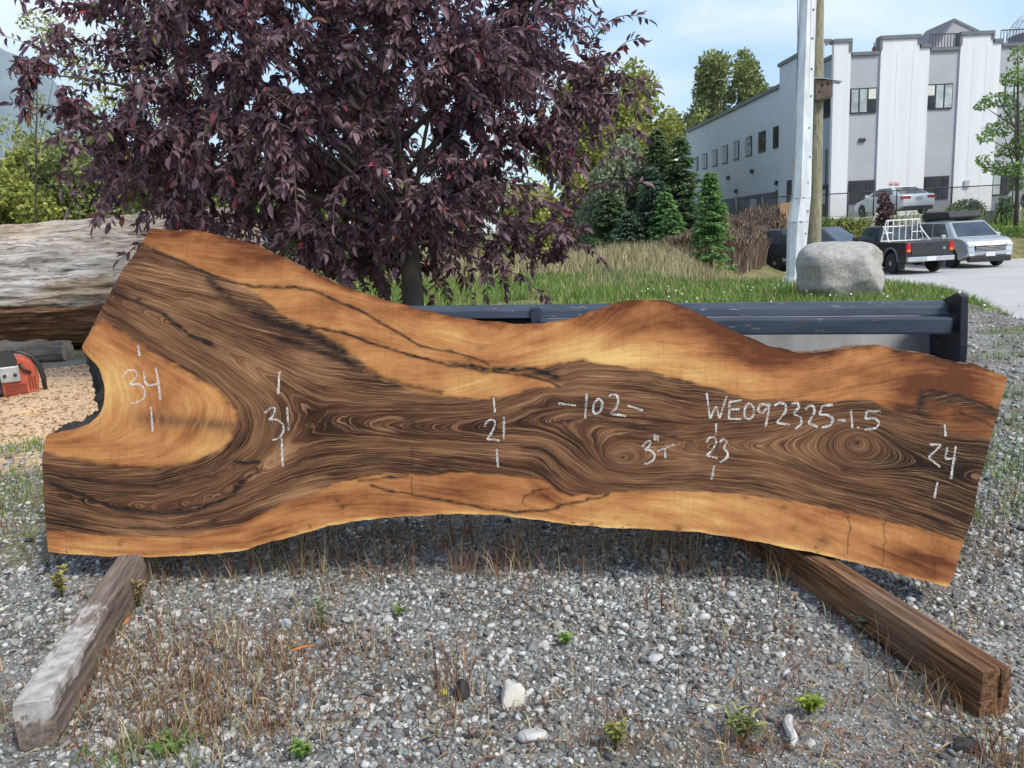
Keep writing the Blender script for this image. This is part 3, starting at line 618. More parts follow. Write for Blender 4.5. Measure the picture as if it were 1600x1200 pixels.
n1_ = atz(1557, 1046, 0.085); f1_ = atz(1272, 862, 0.1); d1 = f1_ - n1_; L1 = d1.length + 0.5
bt = thing('timber', 'brown double board timber under the right end of the slab', 'timber', (n1_.x, n1_.y, -0.045), math.atan2(-d1.x, d1.y), 'timbers propping up the slab', local=True)
bt.rotation_euler.x = math.atan2(0.018, L1)
beam_mesh(L1, -0.036, 0.036, 0.0, 0.068, 0.0035, 91, ragged=.004).build('board', mt, bt)
beam_mesh(L1, -0.035, 0.008, 0.0685, 0.134, 0.0032, 92, ragged=.004).build('board', mt, bt)
beam_mesh(L1 - .012, 0.013, 0.036, 0.0685, 0.128, 0.003, 93, ragged=.006).build('board', mt, bt)

# ------------------------------------------------------------------ loader bucket behind the slab
def bucket():
    A, B = at(700, 478, 2.55), at(1482, 470, 2.30)
    e = (B - A).normalized(); dd = Vector((-e.y, e.x, 0)).normalized(); vv = dd.cross(e) * -1
    if vv.z < 0: vv = -vv
    L = (B - A).length
    Mx = Matrix((e, dd, vv)).transposed().to_4x4(); Mx.translation = A
    root = thing('loader_bucket', 'blue grey steel loader bucket lying behind the slab', 'bucket', (A.x, A.y, A.z), 0, local=True)
    root.matrix_world = Mx
    def steel(name, col, worn):
        mt, t, b = new_mat(name); ov = objvec(t)
        base = ramp(t, noise(t, objvec(t, (2, 9, 9)), 3, 5), [(0.3, sc_(col, .75)), (0.7, sc_(col, 1.35))])
        s_ = ramp(t, noise(t, objvec(t, (5, 30, 30)), 3, 5, .7), [(worn, (0, 0, 0)), (worn + .03, (1, 1, 1))])
        c = mixc(t, s_, base, (0.28, 0.26, 0.24)); rr = ramp(t, noise(t, ov, 9, 4), [(.66, (0, 0, 0)), (.72, (.8, .8, .8))])
        c = mixc(t, rr, c, (0.10, 0.055, 0.035))
        t.links.new(c, b.inputs['Base Color']); b.inputs['Roughness'].default_value = .45; b.inputs['Specular IOR Level'].default_value = .3
        return mt
    blue = steel('blue_grey_steel', (0.040, 0.052, 0.074), .64); darks = steel('dark_steel', (0.010, 0.012, 0.017), .76)
    ps = mat('bare_grey_steel', (0.32, 0.32, 0.325), .45, .35, 3, metal=.3, stretch=(2, 1, .6))
    xl = -0.75; xp = (at(838, 480, 2.5) - A).dot(e)
    MB().prism([(xl, 0, 0), (xl, -.022, -.016), (xl, -.028, -.040), (xl, .02, -.040), (xl, .02, 0)], (L - xl - .01, 0, 0)).build('top_rail', blue, root, bevel=.003)
    MB().box(xp + .02, L - .012, -.082, -.024, -.090, -.0415).build('lip_tube', blue, root, bevel=.006)
    MB().box(xl, xp - .015, .0, .02, -.12, -.0415).build('rear_lip', darks, root, bevel=.003)
    MB().box(xp - .014, xp + .018, -.035, .03, -.70, -.004).build('brace', blue, root, bevel=.004)
    mb = MB(); prof = [(.15, -.0425), (.11, -.18), (.05, -.36), (-.02, -.55), (-.10, -.68)]; 
    vs = [(x, d_ + o_, z) for x in (xp + .02, L) for d_, z in prof for o_ in (0, .012)]; n2_ = len(prof) * 2
    fs = []
    for i in range(len(prof) - 1):
        a_ = 2 * i; fs += [(a_, a_ + 2, n2_ + a_ + 2, n2_ + a_), (a_ + 1, n2_ + a_ + 1, n2_ + a_ + 3, a_ + 3)]
    mb.add(vs, fs).build('back_plate', ps, root)
    MB().prism([(xp + .5, .125, -.09), (xp + .5, .043, -.36), (xp + .5, .05, -.36), (xp + .5, .132, -.09)], (.006, 0, 0)).build('weld_seam', darks, root)
    MB().prism([(0, .16, -.03), (0, -.05, .028), (0, -.085, .022), (0, -.11, -.12), (0, -.12, -.70), (0, .16, -.70)], (.022, 0, 0)).build('end_plate', darks, root, bevel=.004)
    for ch in root.children:
        if ch.name.startswith('end_plate'): ch.location.x = L
    MB().prism([(xl - .03, .06, -.02), (xl - .03, -.05, .028), (xl - .03, -.085, .022), (xl - .03, -.11, -.12), (xl - .03, -.12, -.70), (xl - .03, .05, -.70)], (.022, 0, 0)).build('end_plate', darks, root, bevel=.004)
bucket()

# ------------------------------------------------------------------ big weathered log, small log, sawdust, chainsaw
def make_log(name, ctr, rad, xa, xb, nr, nl_, amp, seed, mt, slope=0.0, ratt=True, ax=Vector((1, 0, 0))):
    th = np.linspace(0, 2 * math.pi, nr, endpoint=False); xs = np.linspace(xa, xb, nl_)
    TH, XS = np.meshgrid(th, xs)
    cx, sx_ = np.cos(TH), np.sin(TH)
    under = sst(0.15, -0.55, -(-sx_)) if False else sst(-0.08, -0.42, sx_ + .12 * fbm(XS * 1.2, TH * 2, seed + 9))
    r_ = rad * (1 + .05 * fbm(XS * .7, cx * 1.5 + sx_, seed) ) + amp * (fbm(XS * .8, TH * 7, seed + 1, 5) + .5 * fbm(XS * 5, TH * 14, seed + 4, 3))
    r_ += amp * 1.3 * np.where(under > 0.3, fbm(XS * 1.3, TH * 16, seed + 2, 4), 0)
    # lumpy torn patch toward the far end
    tp = sst(xb - 2.2, xb - .9, XS) * sst(.2, .75, sx_)
    r_ += tp * .06 * fbm(XS * 4, TH * 6, seed + 6, 4)
    bd = np.exp(-((sx_ - .40 - .16 * fbm(XS * .9, XS * 0, seed + 11)) / .13) ** 2) * sst(-.25, .2, fbm(XS * 1.1, TH * 3, seed + 12)) * (TH < 1.57 * 2); tp = np.maximum(tp, .9 * bd); r_ += bd * .035 * fbm(XS * 6, TH * 22, seed + 13, 4)
    V = np.stack([XS, -cx * r_, sx_ * r_ + slope * (XS - xa)], 2)
    ii = np.arange(TH.size).reshape(TH.shape); jj = np.roll(ii, -1, 1)
    Fq = np.stack([ii[:-1], ii[1:], jj[1:], jj[:-1]], 2).reshape(-1, 4)
    o = npmesh(name, V.reshape(-1, 3), Fq, mt, smooth=True)
    a = o.data.attributes.new('rot', 'FLOAT', 'POINT'); a.data.foreach_set('value', under.ravel().astype(np.float32))
    a = o.data.attributes.new('torn', 'FLOAT', 'POINT'); a.data.foreach_set('value', np.maximum(tp, .0).ravel().astype(np.float32))
    o.location = ctr
    em = mat(name + '_end', (0.34, 0.27, 0.2), .9, .4, 9)
    for k in (0, nl_ - 1):
        MB().add([tuple(V[k, i]) for i in range(nr)], [tuple(range(nr))]).build('log_end', em, o)
    return o
mt, t, b = new_mat('weathered_log_wood')
g1 = noise(t, objvec(t, (1.7, 10, 10)), 2.2, 9, .75, .35); g2 = noise(t, objvec(t, (.5, 2.2, 2.2)), 1.2, 4, .6); g3 = noise(t, objvec(t, (3.0, 45, 45)), 1, 4, .65, .6)
wc = ramp(t, mth(t, 'ADD', mth(t, 'MULTIPLY', g1, .65), mth(t, 'MULTIPLY', g3, .35)), [(0.34, (0.05, 0.042, 0.036)), (0.42, (0.25, 0.215, 0.18)), (0.47, (0.45, 0.42, 0.385)), (0.60, (0.60, 0.58, 0.56))])
tanc = ramp(t, g1, [(0.3, (0.13, 0.085, 0.05)), (0.5, (0.38, 0.28, 0.18)), (0.7, (0.54, 0.43, 0.31))])
g4 = noise(t, objvec(t, (1.1, 12, 12)), 1.0, 5, .6, .8)
ckl = ramp(t, mth(t, 'ABSOLUTE', mth(t, 'SUBTRACT', g4, .5)), [(0, (1, 1, 1)), (.012, (.6, .6, .6)), (.026, (0, 0, 0))])
wc = mixc(t, ramp(t, g2, [(0.40, (0, 0, 0)), (0.56, (.95, .95, .95))]), wc, tanc)
rt = nd(t, 'ShaderNodeAttribute', attribute_name='rot').outputs['Fac']; tn = nd(t, 'ShaderNodeAttribute', attribute_name='torn').outputs['Fac']
rotc = ramp(t, mth(t, 'ADD', mth(t, 'MULTIPLY', g1, .7), mth(t, 'MULTIPLY', g3, .3)), [(0.36, (0.018, 0.01, 0.007)), (0.46, (0.12, 0.05, 0.026)), (0.56, (0.25, 0.125, 0.06)), (0.66, (0.46, 0.33, 0.21))])
torc = ramp(t, mth(t, 'ADD', mth(t, 'MULTIPLY', g1, .6), mth(t, 'MULTIPLY', g3, .4)), [(0.40, (0.05, 0.042, 0.035)), (0.52, (0.22, 0.19, 0.155)), (0.62, (0.42, 0.38, 0.33))])
wc = mixc(t, mth(t, 'MULTIPLY', ckl, .85), wc, (.055, .045, .036)); wc = mixc(t, mth(t, 'MULTIPLY', tn, .8), wc, torc)
rm_ = ramp(t, mth(t, 'ADD', rt, mth(t, 'MULTIPLY', mth(t, 'SUBTRACT', g2, .5), 1.2)), [(0.35, (0, 0, 0)), (0.55, (1, 1, 1))])
t.links.new(mixc(t, rm_, wc, rotc), b.inputs['Base Color']); b.inputs['Roughness'].default_value = .9; bump(t, b, g1, .8, .03)
lc = at(100, 445, 8.3)
log = make_log('weathered_log', (0, lc.y, lc.z), 0.68, -9.5, -2.75, 320, 500, .036, 101, mt)
tag(log, 'huge bleached fallen log with rotten brown underside behind the chainsaw', 'log')
lc2 = at(20, 551, 7.3)
l2 = make_log('small_log', (0, lc2.y, .09), 0.105, -6.2, -4.2, 40, 60, .01, 131, mat('dull_log_wood', (.12, .10, .08), .9, .5, 6, stretch=(1, 8, 8), bmp=.5))
tag(l2, 'small dull grey log lying in front of the huge bleached log', 'log')
pc_ = atz(112, 632, 0)
th = rng.uniform(0, 2 * math.pi, 9000); rr = np.sqrt(rng.uniform(0, 1, 9000)); 
sxp = pc_.x - .25 + 1.25 * rr * np.cos(th); syp = pc_.y + .35 + 1.5 * rr * np.sin(th)
def saw_h(x, y): return zg(x, y) + .10 * np.clip(1 - ((x - pc_.x + .25) / 1.4) ** 2 - ((y - pc_.y - .35) / 1.7) ** 2, 0, 1)
P = np.stack([sxp, syp, saw_h(sxp, syp) + .006], 1); D = rdir(9000); D[:, 2] *= .35
gxs, gys = np.meshgrid(np.linspace(-1, 1, 60), np.linspace(-1, 1, 60)); bx_, by_ = pc_.x - .25 + 1.5 * gxs, pc_.y + .35 + 1.8 * gys
Vm = np.stack([bx_, by_, saw_h(bx_, by_) + .004 - .05 * sst(.8, 1, np.hypot(gxs, gys)) + .012 * fbm(bx_ * 9, by_ * 9, 77)], 2).reshape(-1, 3); ii = np.arange(3600).reshape(60, 60)
Fm = np.stack([ii[:-1, :-1], ii[:-1, 1:], ii[1:, 1:], ii[1:, :-1]], 2).reshape(-1, 4)
Vc, Fc_ = scatter(CARD_T, CARD_F, P, D, rdir(9000) * .3 + np.array([0, 0, 1]), rng.uniform(.012, .04, 9000), rng.uniform(.008, .018, 9000))
Vs, Fs = merge([(Vm, Fm), (Vc, Fc_)])
mt, t, b = new_mat('sawdust'); g = nd(t, 'ShaderNodeNewGeometry'); nn = noise(t, objvec(t), 45, 4, .7)
c = ramp(t, g.outputs['Random Per Island'], [(0, (.30, .17, .085)), (.4, (.52, .36, .21)), (1, (.70, .55, .37))])
t.links.new(mixc(t, ramp(t, nn, [(.35, (.75, .75, .75)), (.6, (0, 0, 0))]), c, (.34, .2, .11)), b.inputs['Base Color']); b.inputs['Roughness'].default_value = .95
sd_o = npmesh('sawdust', Vs, Fs, mt); tag(sd_o, 'pale tan sawdust and wood chips spread beside the chainsaw', 'sawdust', kind='stuff')

def chainsaw():
    p = atz(33, 632, 0.02)
    root = thing('chainsaw', 'orange chainsaw with black wraparound handle on the sawdust', 'chainsaw', (p.x, p.y, float(saw_h(np.array([p.x]), np.array([p.y]))[0]) - .01), math.atan2(p.x, p.y) * -1, local=True)
    org = mat('orange_plastic', (.42, .08, .035), .55, .25, 9); blk = mat('black_plastic', (.028, .028, .03), .5, .3, 8); slv = mat('muffler_metal', (.45, .45, .45), .4, .3, 12, metal=.5)
    MB().prism([(-.085, -.06, .0), (.115, -.06, .015), (.125, -.06, .12), (.105, -.06, .215), (.06, -.06, .255), (-.01, -.06, .262), (-.085, -.06, .225)], (0, .22, 0)).build('body', org, root, bevel=.018, seg=3)
    MB().box(-.088, .024, -.078, -.058, .10, .205).build('muffler', slv, root, bevel=.012)
    for x in (-.062, -.004):
        MB().lathe((x, -.0785, .145), [(.0, -.002), (.011, -.002), (.011, .008)], 12, Vector((0, -1, 0))).build('bolt', blk, root)
    MB().box(-.20, -.088, -.05, .12, .02, .17).build('clutch_cover', mat('dark_orange_cover', (.05, .035, .03), .6, .3, 6), root, bevel=.02)
    mb = MB()
    for i in range(4): mb.box(-.07, .05, -.066, -.058, .022 + .017 * i, .030 + .017 * i)
    mb.build('vent_slots', mat('slot_shadow_plastic', (.20, .035, .015), .7, .2, 9), root)
    mb = MB()
    for i in range(5):
        for j in range(3): mb.box(.065 + .016 * j, .074 + .016 * j, -.066, -.058, .04 + .018 * i, .05 + .018 * i)
    mb.build('starter_grille', mat('grille_plastic', (.12, .025, .012), .7, .2, 9), root)
    MB().tube([(-.12, -.03, .20), (-.10, -.04, .285), (-.03, -.045, .305), (.05, -.045, .292), (.105, -.045, .25), (.14, -.04, .18), (.152, -.03, .10), (.15, 0, .02)], [.013, .014, .015, .016, .017, .017, .016, .014], 10).build('front_handle', blk, root, smooth=True)
    MB().prism([(-.155, -.075, .20), (.015, -.075, .205), (.02, -.075, .235), (.0, -.075, .31), (-.02, -.075, .318), (-.13, -.075, .312), (-.16, -.075, .28)], (0, .02, 0)).build('hand_guard', blk, root, bevel=.006)
    MB().box(-.62, -.15, .02, .028, .03, .105).build('guide_bar', slv, root, bevel=.003)
    MB().tube([(.03, -.07, .215), (.05, -.075, .17), (.085, -.072, .15)], .009, 8).build('starter_grip', blk, root, smooth=True)
chainsaw()
p = atz(15, 655, .03)
mb = MB().prism([(-.25, -.07, 0), (.08, -.05, .004), (.17, .035, .012), (.05, .05, .014), (-.25, .035, .012)], (0, 0, .018))
o = mb.build('wood_offcut', mat('fresh_tan_wood', (.58, .40, .21), .8, .25, 8, stretch=(1, 12, 12)), bevel=.002); o.location = (p.x, p.y, zgf(p.x, p.y) + .05); o.rotation_euler = (0, R(-3), R(8))
tag(o, 'flat fresh tan wood offcut in front of the chainsaw', 'offcut')

# ------------------------------------------------------------------ gravel
ROCKS = []
def ico(sub):
    bm = bmesh.new(); bmesh.ops.create_icosphere(bm, subdivisions=sub, radius=1); bm.verts.ensure_lookup_table()
    V = np.array([v.co[:] for v in bm.verts]); Fa = np.array([[v.index for v in f.verts] for f in bm.faces]); bm.free(); return V, Fa
ICO1, ICO2, ICO3 = ico(1), ico(2), ico(3)
def rock_templates(base, n, chop):
    V0, F0 = base; outp = []
    for k in range(n):
        V = V0.copy()
        for _ in range(chop):          # slice flat facets like crushed stone
            d = unit(rng.normal(size=3)); h = rng.uniform(.28, .62); s_ = V @ d
            V = V - np.maximum(s_ - h, 0)[:, None] * d
        V = V * (1, rng.uniform(.5, 1), rng.uniform(.35, .7)); outp.append(V)
    return outp, F0
def rocks(px, py, size, tmpl, F0, sink=.35, zf=None):
    parts_v, n = [], len(px)
    pick = rng.integers(0, len(tmpl), n); a = rng.uniform(0, 2 * math.pi, n); tx, ty = rng.normal(0, .35, n), rng.normal(0, .35, n)
    T = np.array(tmpl)[pick] * size[:, None, None]
    ca, sa = np.cos(a)[:, None], np.sin(a)[:, None]
    x, y, z = T[:, :, 0], T[:, :, 1], T[:, :, 2]
    y, z = y * np.cos(tx)[:, None] - z * np.sin(tx)[:, None], y * np.sin(tx)[:, None] + z * np.cos(tx)[:, None]
    x, z = x * np.cos(ty)[:, None] - z * np.sin(ty)[:, None], x * np.sin(ty)[:, None] + z * np.cos(ty)[:, None]
    x, y = x * ca - y * sa, x * sa + y * ca
    gz = (zf or zg)(px, py)
    V = np.stack([x + px[:, None], y + py[:, None], z + (gz + size * sink * .5)[:, None]], 2).reshape(-1, 3)
    return V, (F0[None] + (np.arange(n) * tmpl[0].shape[0])[:, None, None]).reshape(-1, 3)
def frust(n, y0, y1, xl=None, xr=None, pw=1.0):
    y = y0 + (y1 - y0) * rng.uniform(0, 1, n) ** pw
    x = rng.uniform(-.76, .80, n) * (y + .25)
    return x, y
def dens(x, y):      # bare dirt patches
    return fbm(x * 1.6 + 3, y * 1.6, 141, 4)
tb, fb = rock_templates(ICO2, 40, 8); tsm, fsm = rock_templates(ICO1, 40, 4)
x, y = frust(66000, .95, 3.3, pw=.9); k_ = rng.uniform(-.45, .4, len(x)) < dens(x, y) * 1.5 + .14 * (y < 1.5) - .05
gm, _ = ground_masks(x, y); k_ &= gm < .4; x, y = x[k_], y[k_]
s1_ = np.clip(rng.lognormal(-5.05, .42, len(x)), .0035, .02)
gp1 = rocks(x, y, s1_, tsm, fsm)
x, y = frust(15000, .95, 3.3); k_ = rng.uniform(-.45, .45, len(x)) < dens(x, y) * 1.4; gm, _ = ground_masks(x, y); k_ &= gm < .4; x, y = x[k_], y[k_]
s2_ = np.clip(rng.lognormal(-4.6, .36, len(x)), .007, .025)
gp2 = rocks(x, y, s2_, tb, fb)
x = rng.uniform(1.6, 5.6, 24000); y = rng.uniform(2.6, 8.5, 24000); gm, _ = ground_masks(x, y); k_ = (gm < .6) & (x / y < .8) & (rng.uniform(0, 1, len(x)) > .72 * sst(3.4, 4.8, y)); x, y = x[k_], y[k_]
gp3 = rocks(x, y, np.clip(rng.lognormal(-4.5, .45, len(x)), .006, .04), tsm, fsm)
x = rng.uniform(-3, -1.2, 7000); y = rng.uniform(2.2, 4.2, 7000); x, y = x[x / y > -.8], y[x / y > -.8]
x4, y4 = frust(42000, .95, 2.3); gm4, _ = ground_masks(x4, y4); x4, y4 = x4[gm4 < .4], y4[gm4 < .4]
gp5 = rocks(x4, y4, np.clip(rng.lognormal(-5.75, .35, len(x4)), .002, .006), tsm[:12], fsm)
gp4 = rocks(x, y, np.clip(rng.lognormal(-4.7, .4, len(x)), .006, .025), tsm, fsm)
Vg, Fg = merge([gp1, gp2, gp3, gp4, gp5])
STONE = [(0, (.038, .04, .044)), (.13, (.11, .116, .118)), (.30, (.24, .25, .25)), (.46, (.20, .245, .245)), (.60, (.37, .38, .375)), (.74, (.32, .285, .235)), (.84, (.48, .49, .48)), (1, (.62, .625, .60))]
mt, t, b = new_mat('gravel_stone'); g = nd(t, 'ShaderNodeNewGeometry')
c = ramp(t, g.outputs['Random Per Island'], STONE); c = mixc(t, ramp(t, noise(t, objvec(t), 130, 4, .7), [(.35, (.5, .5, .5)), (.6, (0, 0, 0))]), c, (.085, .075, .062))
t.links.new(c, b.inputs['Base Color']); b.inputs['Roughness'].default_value = .85; b.inputs['Specular IOR Level'].default_value = .15
gravel = npmesh('gravel', Vg, Fg, mt); tag(gravel, 'grey blue crushed gravel stones covering the yard', 'gravel', kind='stuff')
def big_rock(name, px, py, sx, sy, sz, mt, label, chop=9, dz=0, rot=0, base=ICO3, rough=.03, hl=.6, hh=.85):
    V, Fa = base; V = V.copy()
    for _ in range(chop):
        d = unit(rng.normal(size=3)); h = rng.uniform(hl, hh); V = V - np.maximum(V @ d - h, 0)[:, None] * d
    V = V * (1 + rough * fbm(V[:, 0] * 4 + 9, V[:, 1] * 4 + V[:, 2] * 3, 151, 4))[:, None] * (sx, sy, sz)
    p = atz(px, py, 0); o = npmesh(name, V, Fa, mt); o.location = (p.x, p.y, zgf(p.x, p.y) + sz * .6 + dz); o.rotation_euler = (0, 0, rot); tag(o, label, 'stone'); return o
big_rock('stone', 803, 1095, .046, .04, .042, mat('cream_stone', (.55, .52, .46), .9, .2, 30, bmp=.4), 'largest cream white stone on the gravel in front of the slab', chop=7, base=ICO3, hl=.25, hh=.5, rough=.10, rot=.6)
big_rock('stone', 722, 1090, .018, .02, .026, mat('black_stone', (.03, .028, .028), .8, .3, 30), 'black pointed stone beside the reddish dry weed', chop=12)
big_rock('stone', 1505, 1170, .03, .018, .012, mat('black_flat_stone', (.035, .033, .032), .8, .3, 30), 'flat black stone near the end of the brown double board timber', chop=5)
big_rock('stone', 832, 1153, .03, .02, .014, mat('pale_stone', (.42, .42, .40), .85, .25, 30), 'pale oval stone just below the largest cream white stone', chop=4)
big_rock('stone', 448, 980, .014, .013, .016, mat('blue_stone', (.32, .38, .42), .8, .2, 30), 'small bluish stone beside the dry weeds near the grey timber', chop=4)
def stick(pa, pb, r_, col, label, name='stick', cat='stick'):
    a_, b_ = atz(*pa, .018), atz(*pb, .018); m_ = (a_ + b_) / 2 + Vector((0, 0, .004)); s_ = (b_ - a_).cross(Vector((0, 0, 1))).normalized() * r_ * .6
    o = MB().tube([a_, a_.lerp(m_, .6) + s_, m_ + s_ * .5, b_.lerp(m_, .5) - s_, b_], [r_ * .7, r_, r_ * .95, r_ * .8, r_ * .45], 7).build(name, mat(label[:20].replace(' ', '_'), col, .8, .3, 20), loc=m_); tag(o, label, cat)
stick((1234, 1120), (1237, 1166), .009, (.42, .40, .38), 'short grey driftwood stick upright in the gravel at bottom right')
stick((455, 1017), (492, 1009), .0035, (.45, .16, .05), 'thin orange wood splinter on the gravel at left centre')
stick((192, 977), (206, 962), .004, (.42, .15, .05), 'thin orange wood splinter next to the grey timber')
def ball():
    p = atz(694, 1083, .02); root = MB(); 
    V, Fa = ICO3; mt, t, b = new_mat('yellow_striped'); wv = nd(t, 'ShaderNodeTexWave'); wv.inputs['Scale'].default_value = 60; t.links.new(objvec(t), wv.inputs[0])
    t.links.new(ramp(t, wv.outputs['Fac'], [(.4, (.55, .42, .04)), (.6, (.10, .09, .02))]), b.inputs['Base Color'])
    o = npmesh('snail', V * (.008, .008, .0075), Fa, mt, smooth=True); o.location = (p.x, p.y, .022); tag(o, 'tiny yellow banded snail shell beside the black pointed stone', 'snail shell'); o.name = 'snail_shell'
ball()

# ------------------------------------------------------------------ purple leaf tree
def bez(a, b, c, n):
    t = np.linspace(0, 1, n)[:, None]; return (1 - t) ** 2 * a + 2 * t * (1 - t) * b + t ** 2 * c
bark_m = mat('grey_brown_bark', (.062, .052, .042), .9, .5, 14, bmp=.7, bdist=.01, stretch=(1, 1, .35))
def purple_tree():
    D_ = 5.4
    tr = [at(x, y, D_) for x, y in ((648, 560), (645, 460), (640, 390), (632, 320), (618, 240), (604, 150), (592, 60), (580, -60), (572, -190))]
    gz = zgf(tr[0].x, tr[0].y); tr[0].z = min(tr[0].z, gz - .05)
    base = Vector((tr[0].x, tr[0].y, gz))
    root = thing('purple_leaf_tree', 'purple leaf plum tree with dense dark foliage behind the slab', 'tree', base)
    TR = np.array([v[:] for v in tr])
    wood = MB(); wood.tube(TR, [.085, .075, .068, .062, .052, .042, .034, .026, .016], 14)
    def trunk_at(f):
        i = f * (len(TR) - 1); k = min(int(i), len(TR) - 2); return TR[k] + (TR[k + 1] - TR[k]) * (i - k)
    cen = np.array(at(536, 150, D_)[:]); RX, RY, RZ1, RZ2 = 2.12, 1.5, 1.5, 2.1
    def crown_pt(f0=0.0):
        while True:
            d = unit(rng.normal(size=3)); r = rng.uniform(f0, 1) ** .5
            p = d * r * np.array([RX, RY, RZ1 if d[2] < 0 else RZ2]); k = 1 + .22 * float(fbm(d[0] * 2 + 5, d[2] * 2 + d[1], 161))
            p = p * k + cen
            if p[2] > zgf(p[0], p[1]) + .33: return p
    samples = []
    br = MB()
    for i in range(46):
        tip = crown_pt(.35); f = np.clip((tip[2] - base.z) / 3.6 - rng.uniform(.12, .32), .26, .95); s_ = trunk_at(f)
        mid = (s_ + tip) / 2 + np.array([0, 0, .22 * np.linalg.norm(tip - s_) * rng.uniform(.2, 1)]) + rng.normal(0, .06, 3)
        c = bez(s_, mid, tip, 9); L = np.linalg.norm(tip - s_); br.tube(c, list(np.linspace(.008 + .009 * L, .004, 9)), 6); samples.append(c[2:])
    SMP = np.concatenate(samples)
    LP, LD, LL = [], [], []
    extra = [((930, 60), (1012, 30)), ((950, 110), (1000, 62)), ((935, 215), (1010, 215)), ((940, 190), (1005, 165)), ((930, 260), (1000, 250)), ((900, 300), (1005, 285)), ((880, 380), (945, 412)), ((780, 420), (855, 470)), ((700, 420), (740, 478)), ((120, 120), (0, 55)), ((180, 190), (15, 160)), ((200, 60), (60, 12)), ((200, 230), (110, 190)), ((240, 280), (140, 270)), ((260, 320), (205, 300)), ((560, 420), (520, 440)), ((100, 20), (30, -10))]
    tips = [crown_pt(.08) for _ in range(1900)]
    def twig(tip, s_=None, nlf=46, span=.5):
        if s_ is None:
            d = np.linalg.norm(SMP - tip, axis=1) + rng.uniform(0, .15, len(SMP)); s_ = SMP[np.argmin(d)]
        mid = (s_ + tip) / 2 + np.array([0, 0, .12]) + rng.normal(0, .05, 3); c = bez(s_, mid, tip, 7)
        br.tube(c, list(np.linspace(.0045, .0018, 7)), 4, cap=False)
        L = np.linalg.norm(tip - s_); ax = unit(c[-1] - c[-3])
        n = nlf; tt = rng.uniform(max(0, 1 - span / max(L, .01)), 1.0, n)
        for q in tt:
            p = bez(s_, mid, tip, 50)[int(q * 49)]
            side = rng.normal(size=3); side -= ax * side.dot(ax); side = unit(side)
            LP.append(p + side * .004); dirv = ax * rng.uniform(.25, .8) + side * rng.uniform(.5, 1) + np.array([0, 0, -.5 * rng.uniform(-.4, 1.4)])
            LD.append(dirv); LL.append(rng.uniform(.040, .080))
        LP.append(tip); LD.append(ax + np.array([0, 0, -.3])); LL.append(.09)
    for tp in tips: twig(tp)
    for a_, b_ in extra:
        dd = D_ + rng.uniform(-.7, .3); A_, B_ = np.array(at(*a_, dd)[:]), np.array(at(*b_, dd)[:]); twig(B_, A_, 30, 3)
    LP, LD, LL = np.array(LP), np.array(LD), np.array(LL)
    N = np.array([0, 0, 1.0]) + rng.normal(0, .8, (len(LP), 3)); N[:, 1] -= .25
    V, Fa = scatter(LEAF_T, LEAF_F, LP, LD, N, LL, LL * rng.uniform(.30, .44, len(LL)))
    lm = mat_rand('purple_leaf', [(0, (.072, .042, .056)), (.3, (.128, .070, .092)), (.65, (.178, .104, .130)), (.91, (.235, .145, .17)), (.945, (.23, .065, .08)), (.972, (.28, .05, .07)), (.982, (.14, .16, .06)), (1, (.25, .26, .10))], rough=.5, spec=.32, trans=.22)
    wood.build('trunk', bark_m, root, smooth=True); br.build('branches', mat('twig_bark', (.11, .085, .075), .85, .3, 20), root, smooth=True)
    npmesh('crown', V, Fa, lm, root, smooth=True)
purple_tree()

# ------------------------------------------------------------------ background trees and shrubs
def clump_crown(clumps, n, ls, flat=.0):
    # clumps: (center, radii) -> leaf cards through the volume, denser near each clump's shell
    w_ = np.array([r[0] * r[2] for _, r in clumps]); w_ = w_ / w_.sum(); pick = rng.choice(len(clumps), n, p=w_)
    Cc = np.array([c for c, _ in clumps])[pick]; Rr = np.array([r for _, r in clumps])[pick]
    d = rdir(n); r_ = rng.uniform(.25, 1, n) ** .55; P = Cc + d * Rr * r_[:, None]
    D = rdir(n) + d * .6 + np.array([0, 0, -.2]); return scatter(CARD_T, CARD_F, P, D, rdir(n) + np.array([0, -.3, .6]), rng.uniform(.6, 1.3, n) * ls, rng.uniform(.45, .8, n) * ls)
GREEN = {
 'yellowgreen': [(0, (0.131, 0.164, 0.035)), (.4, (0.241, 0.274, 0.061)), (.8, (0.361, 0.372, 0.088)), (1, (0.525, 0.481, 0.131))],
 'olive': [(0, (0.095, 0.138, 0.044)), (.5, (0.204, 0.259, 0.081)), (1, (0.382, 0.411, 0.138))],
 'fresh': [(0, (0.081, 0.151, 0.032)), (.5, (0.171, 0.282, 0.064)), (1, (0.302, 0.422, 0.121))],
 'dark': [(0, (0.046, 0.090, 0.038)), (.5, (0.096, 0.171, 0.070)), (1, (0.178, 0.271, 0.109))],
 'blue': [(0, (0.052, 0.092, 0.057)), (.5, (0.098, 0.167, 0.106)), (1, (0.172, 0.253, 0.161))],
 'fir': [(0, (0.080, 0.173, 0.057)), (.5, (0.159, 0.315, 0.100)), (1, (0.299, 0.474, 0.159))],
 'greygreen': [(0, (0.121, 0.161, 0.091)), (.5, (0.222, 0.271, 0.161)), (1, (0.343, 0.383, 0.241))],
 'maroon': [(0, (0.052, 0.025, 0.028)), (.6, (0.105, 0.049, 0.052)), (1, (0.175, 0.088, 0.079))]}
GM = {k: mat_rand('leaf_' + k, v, .6, .3, .3) for k, v in GREEN.items()}
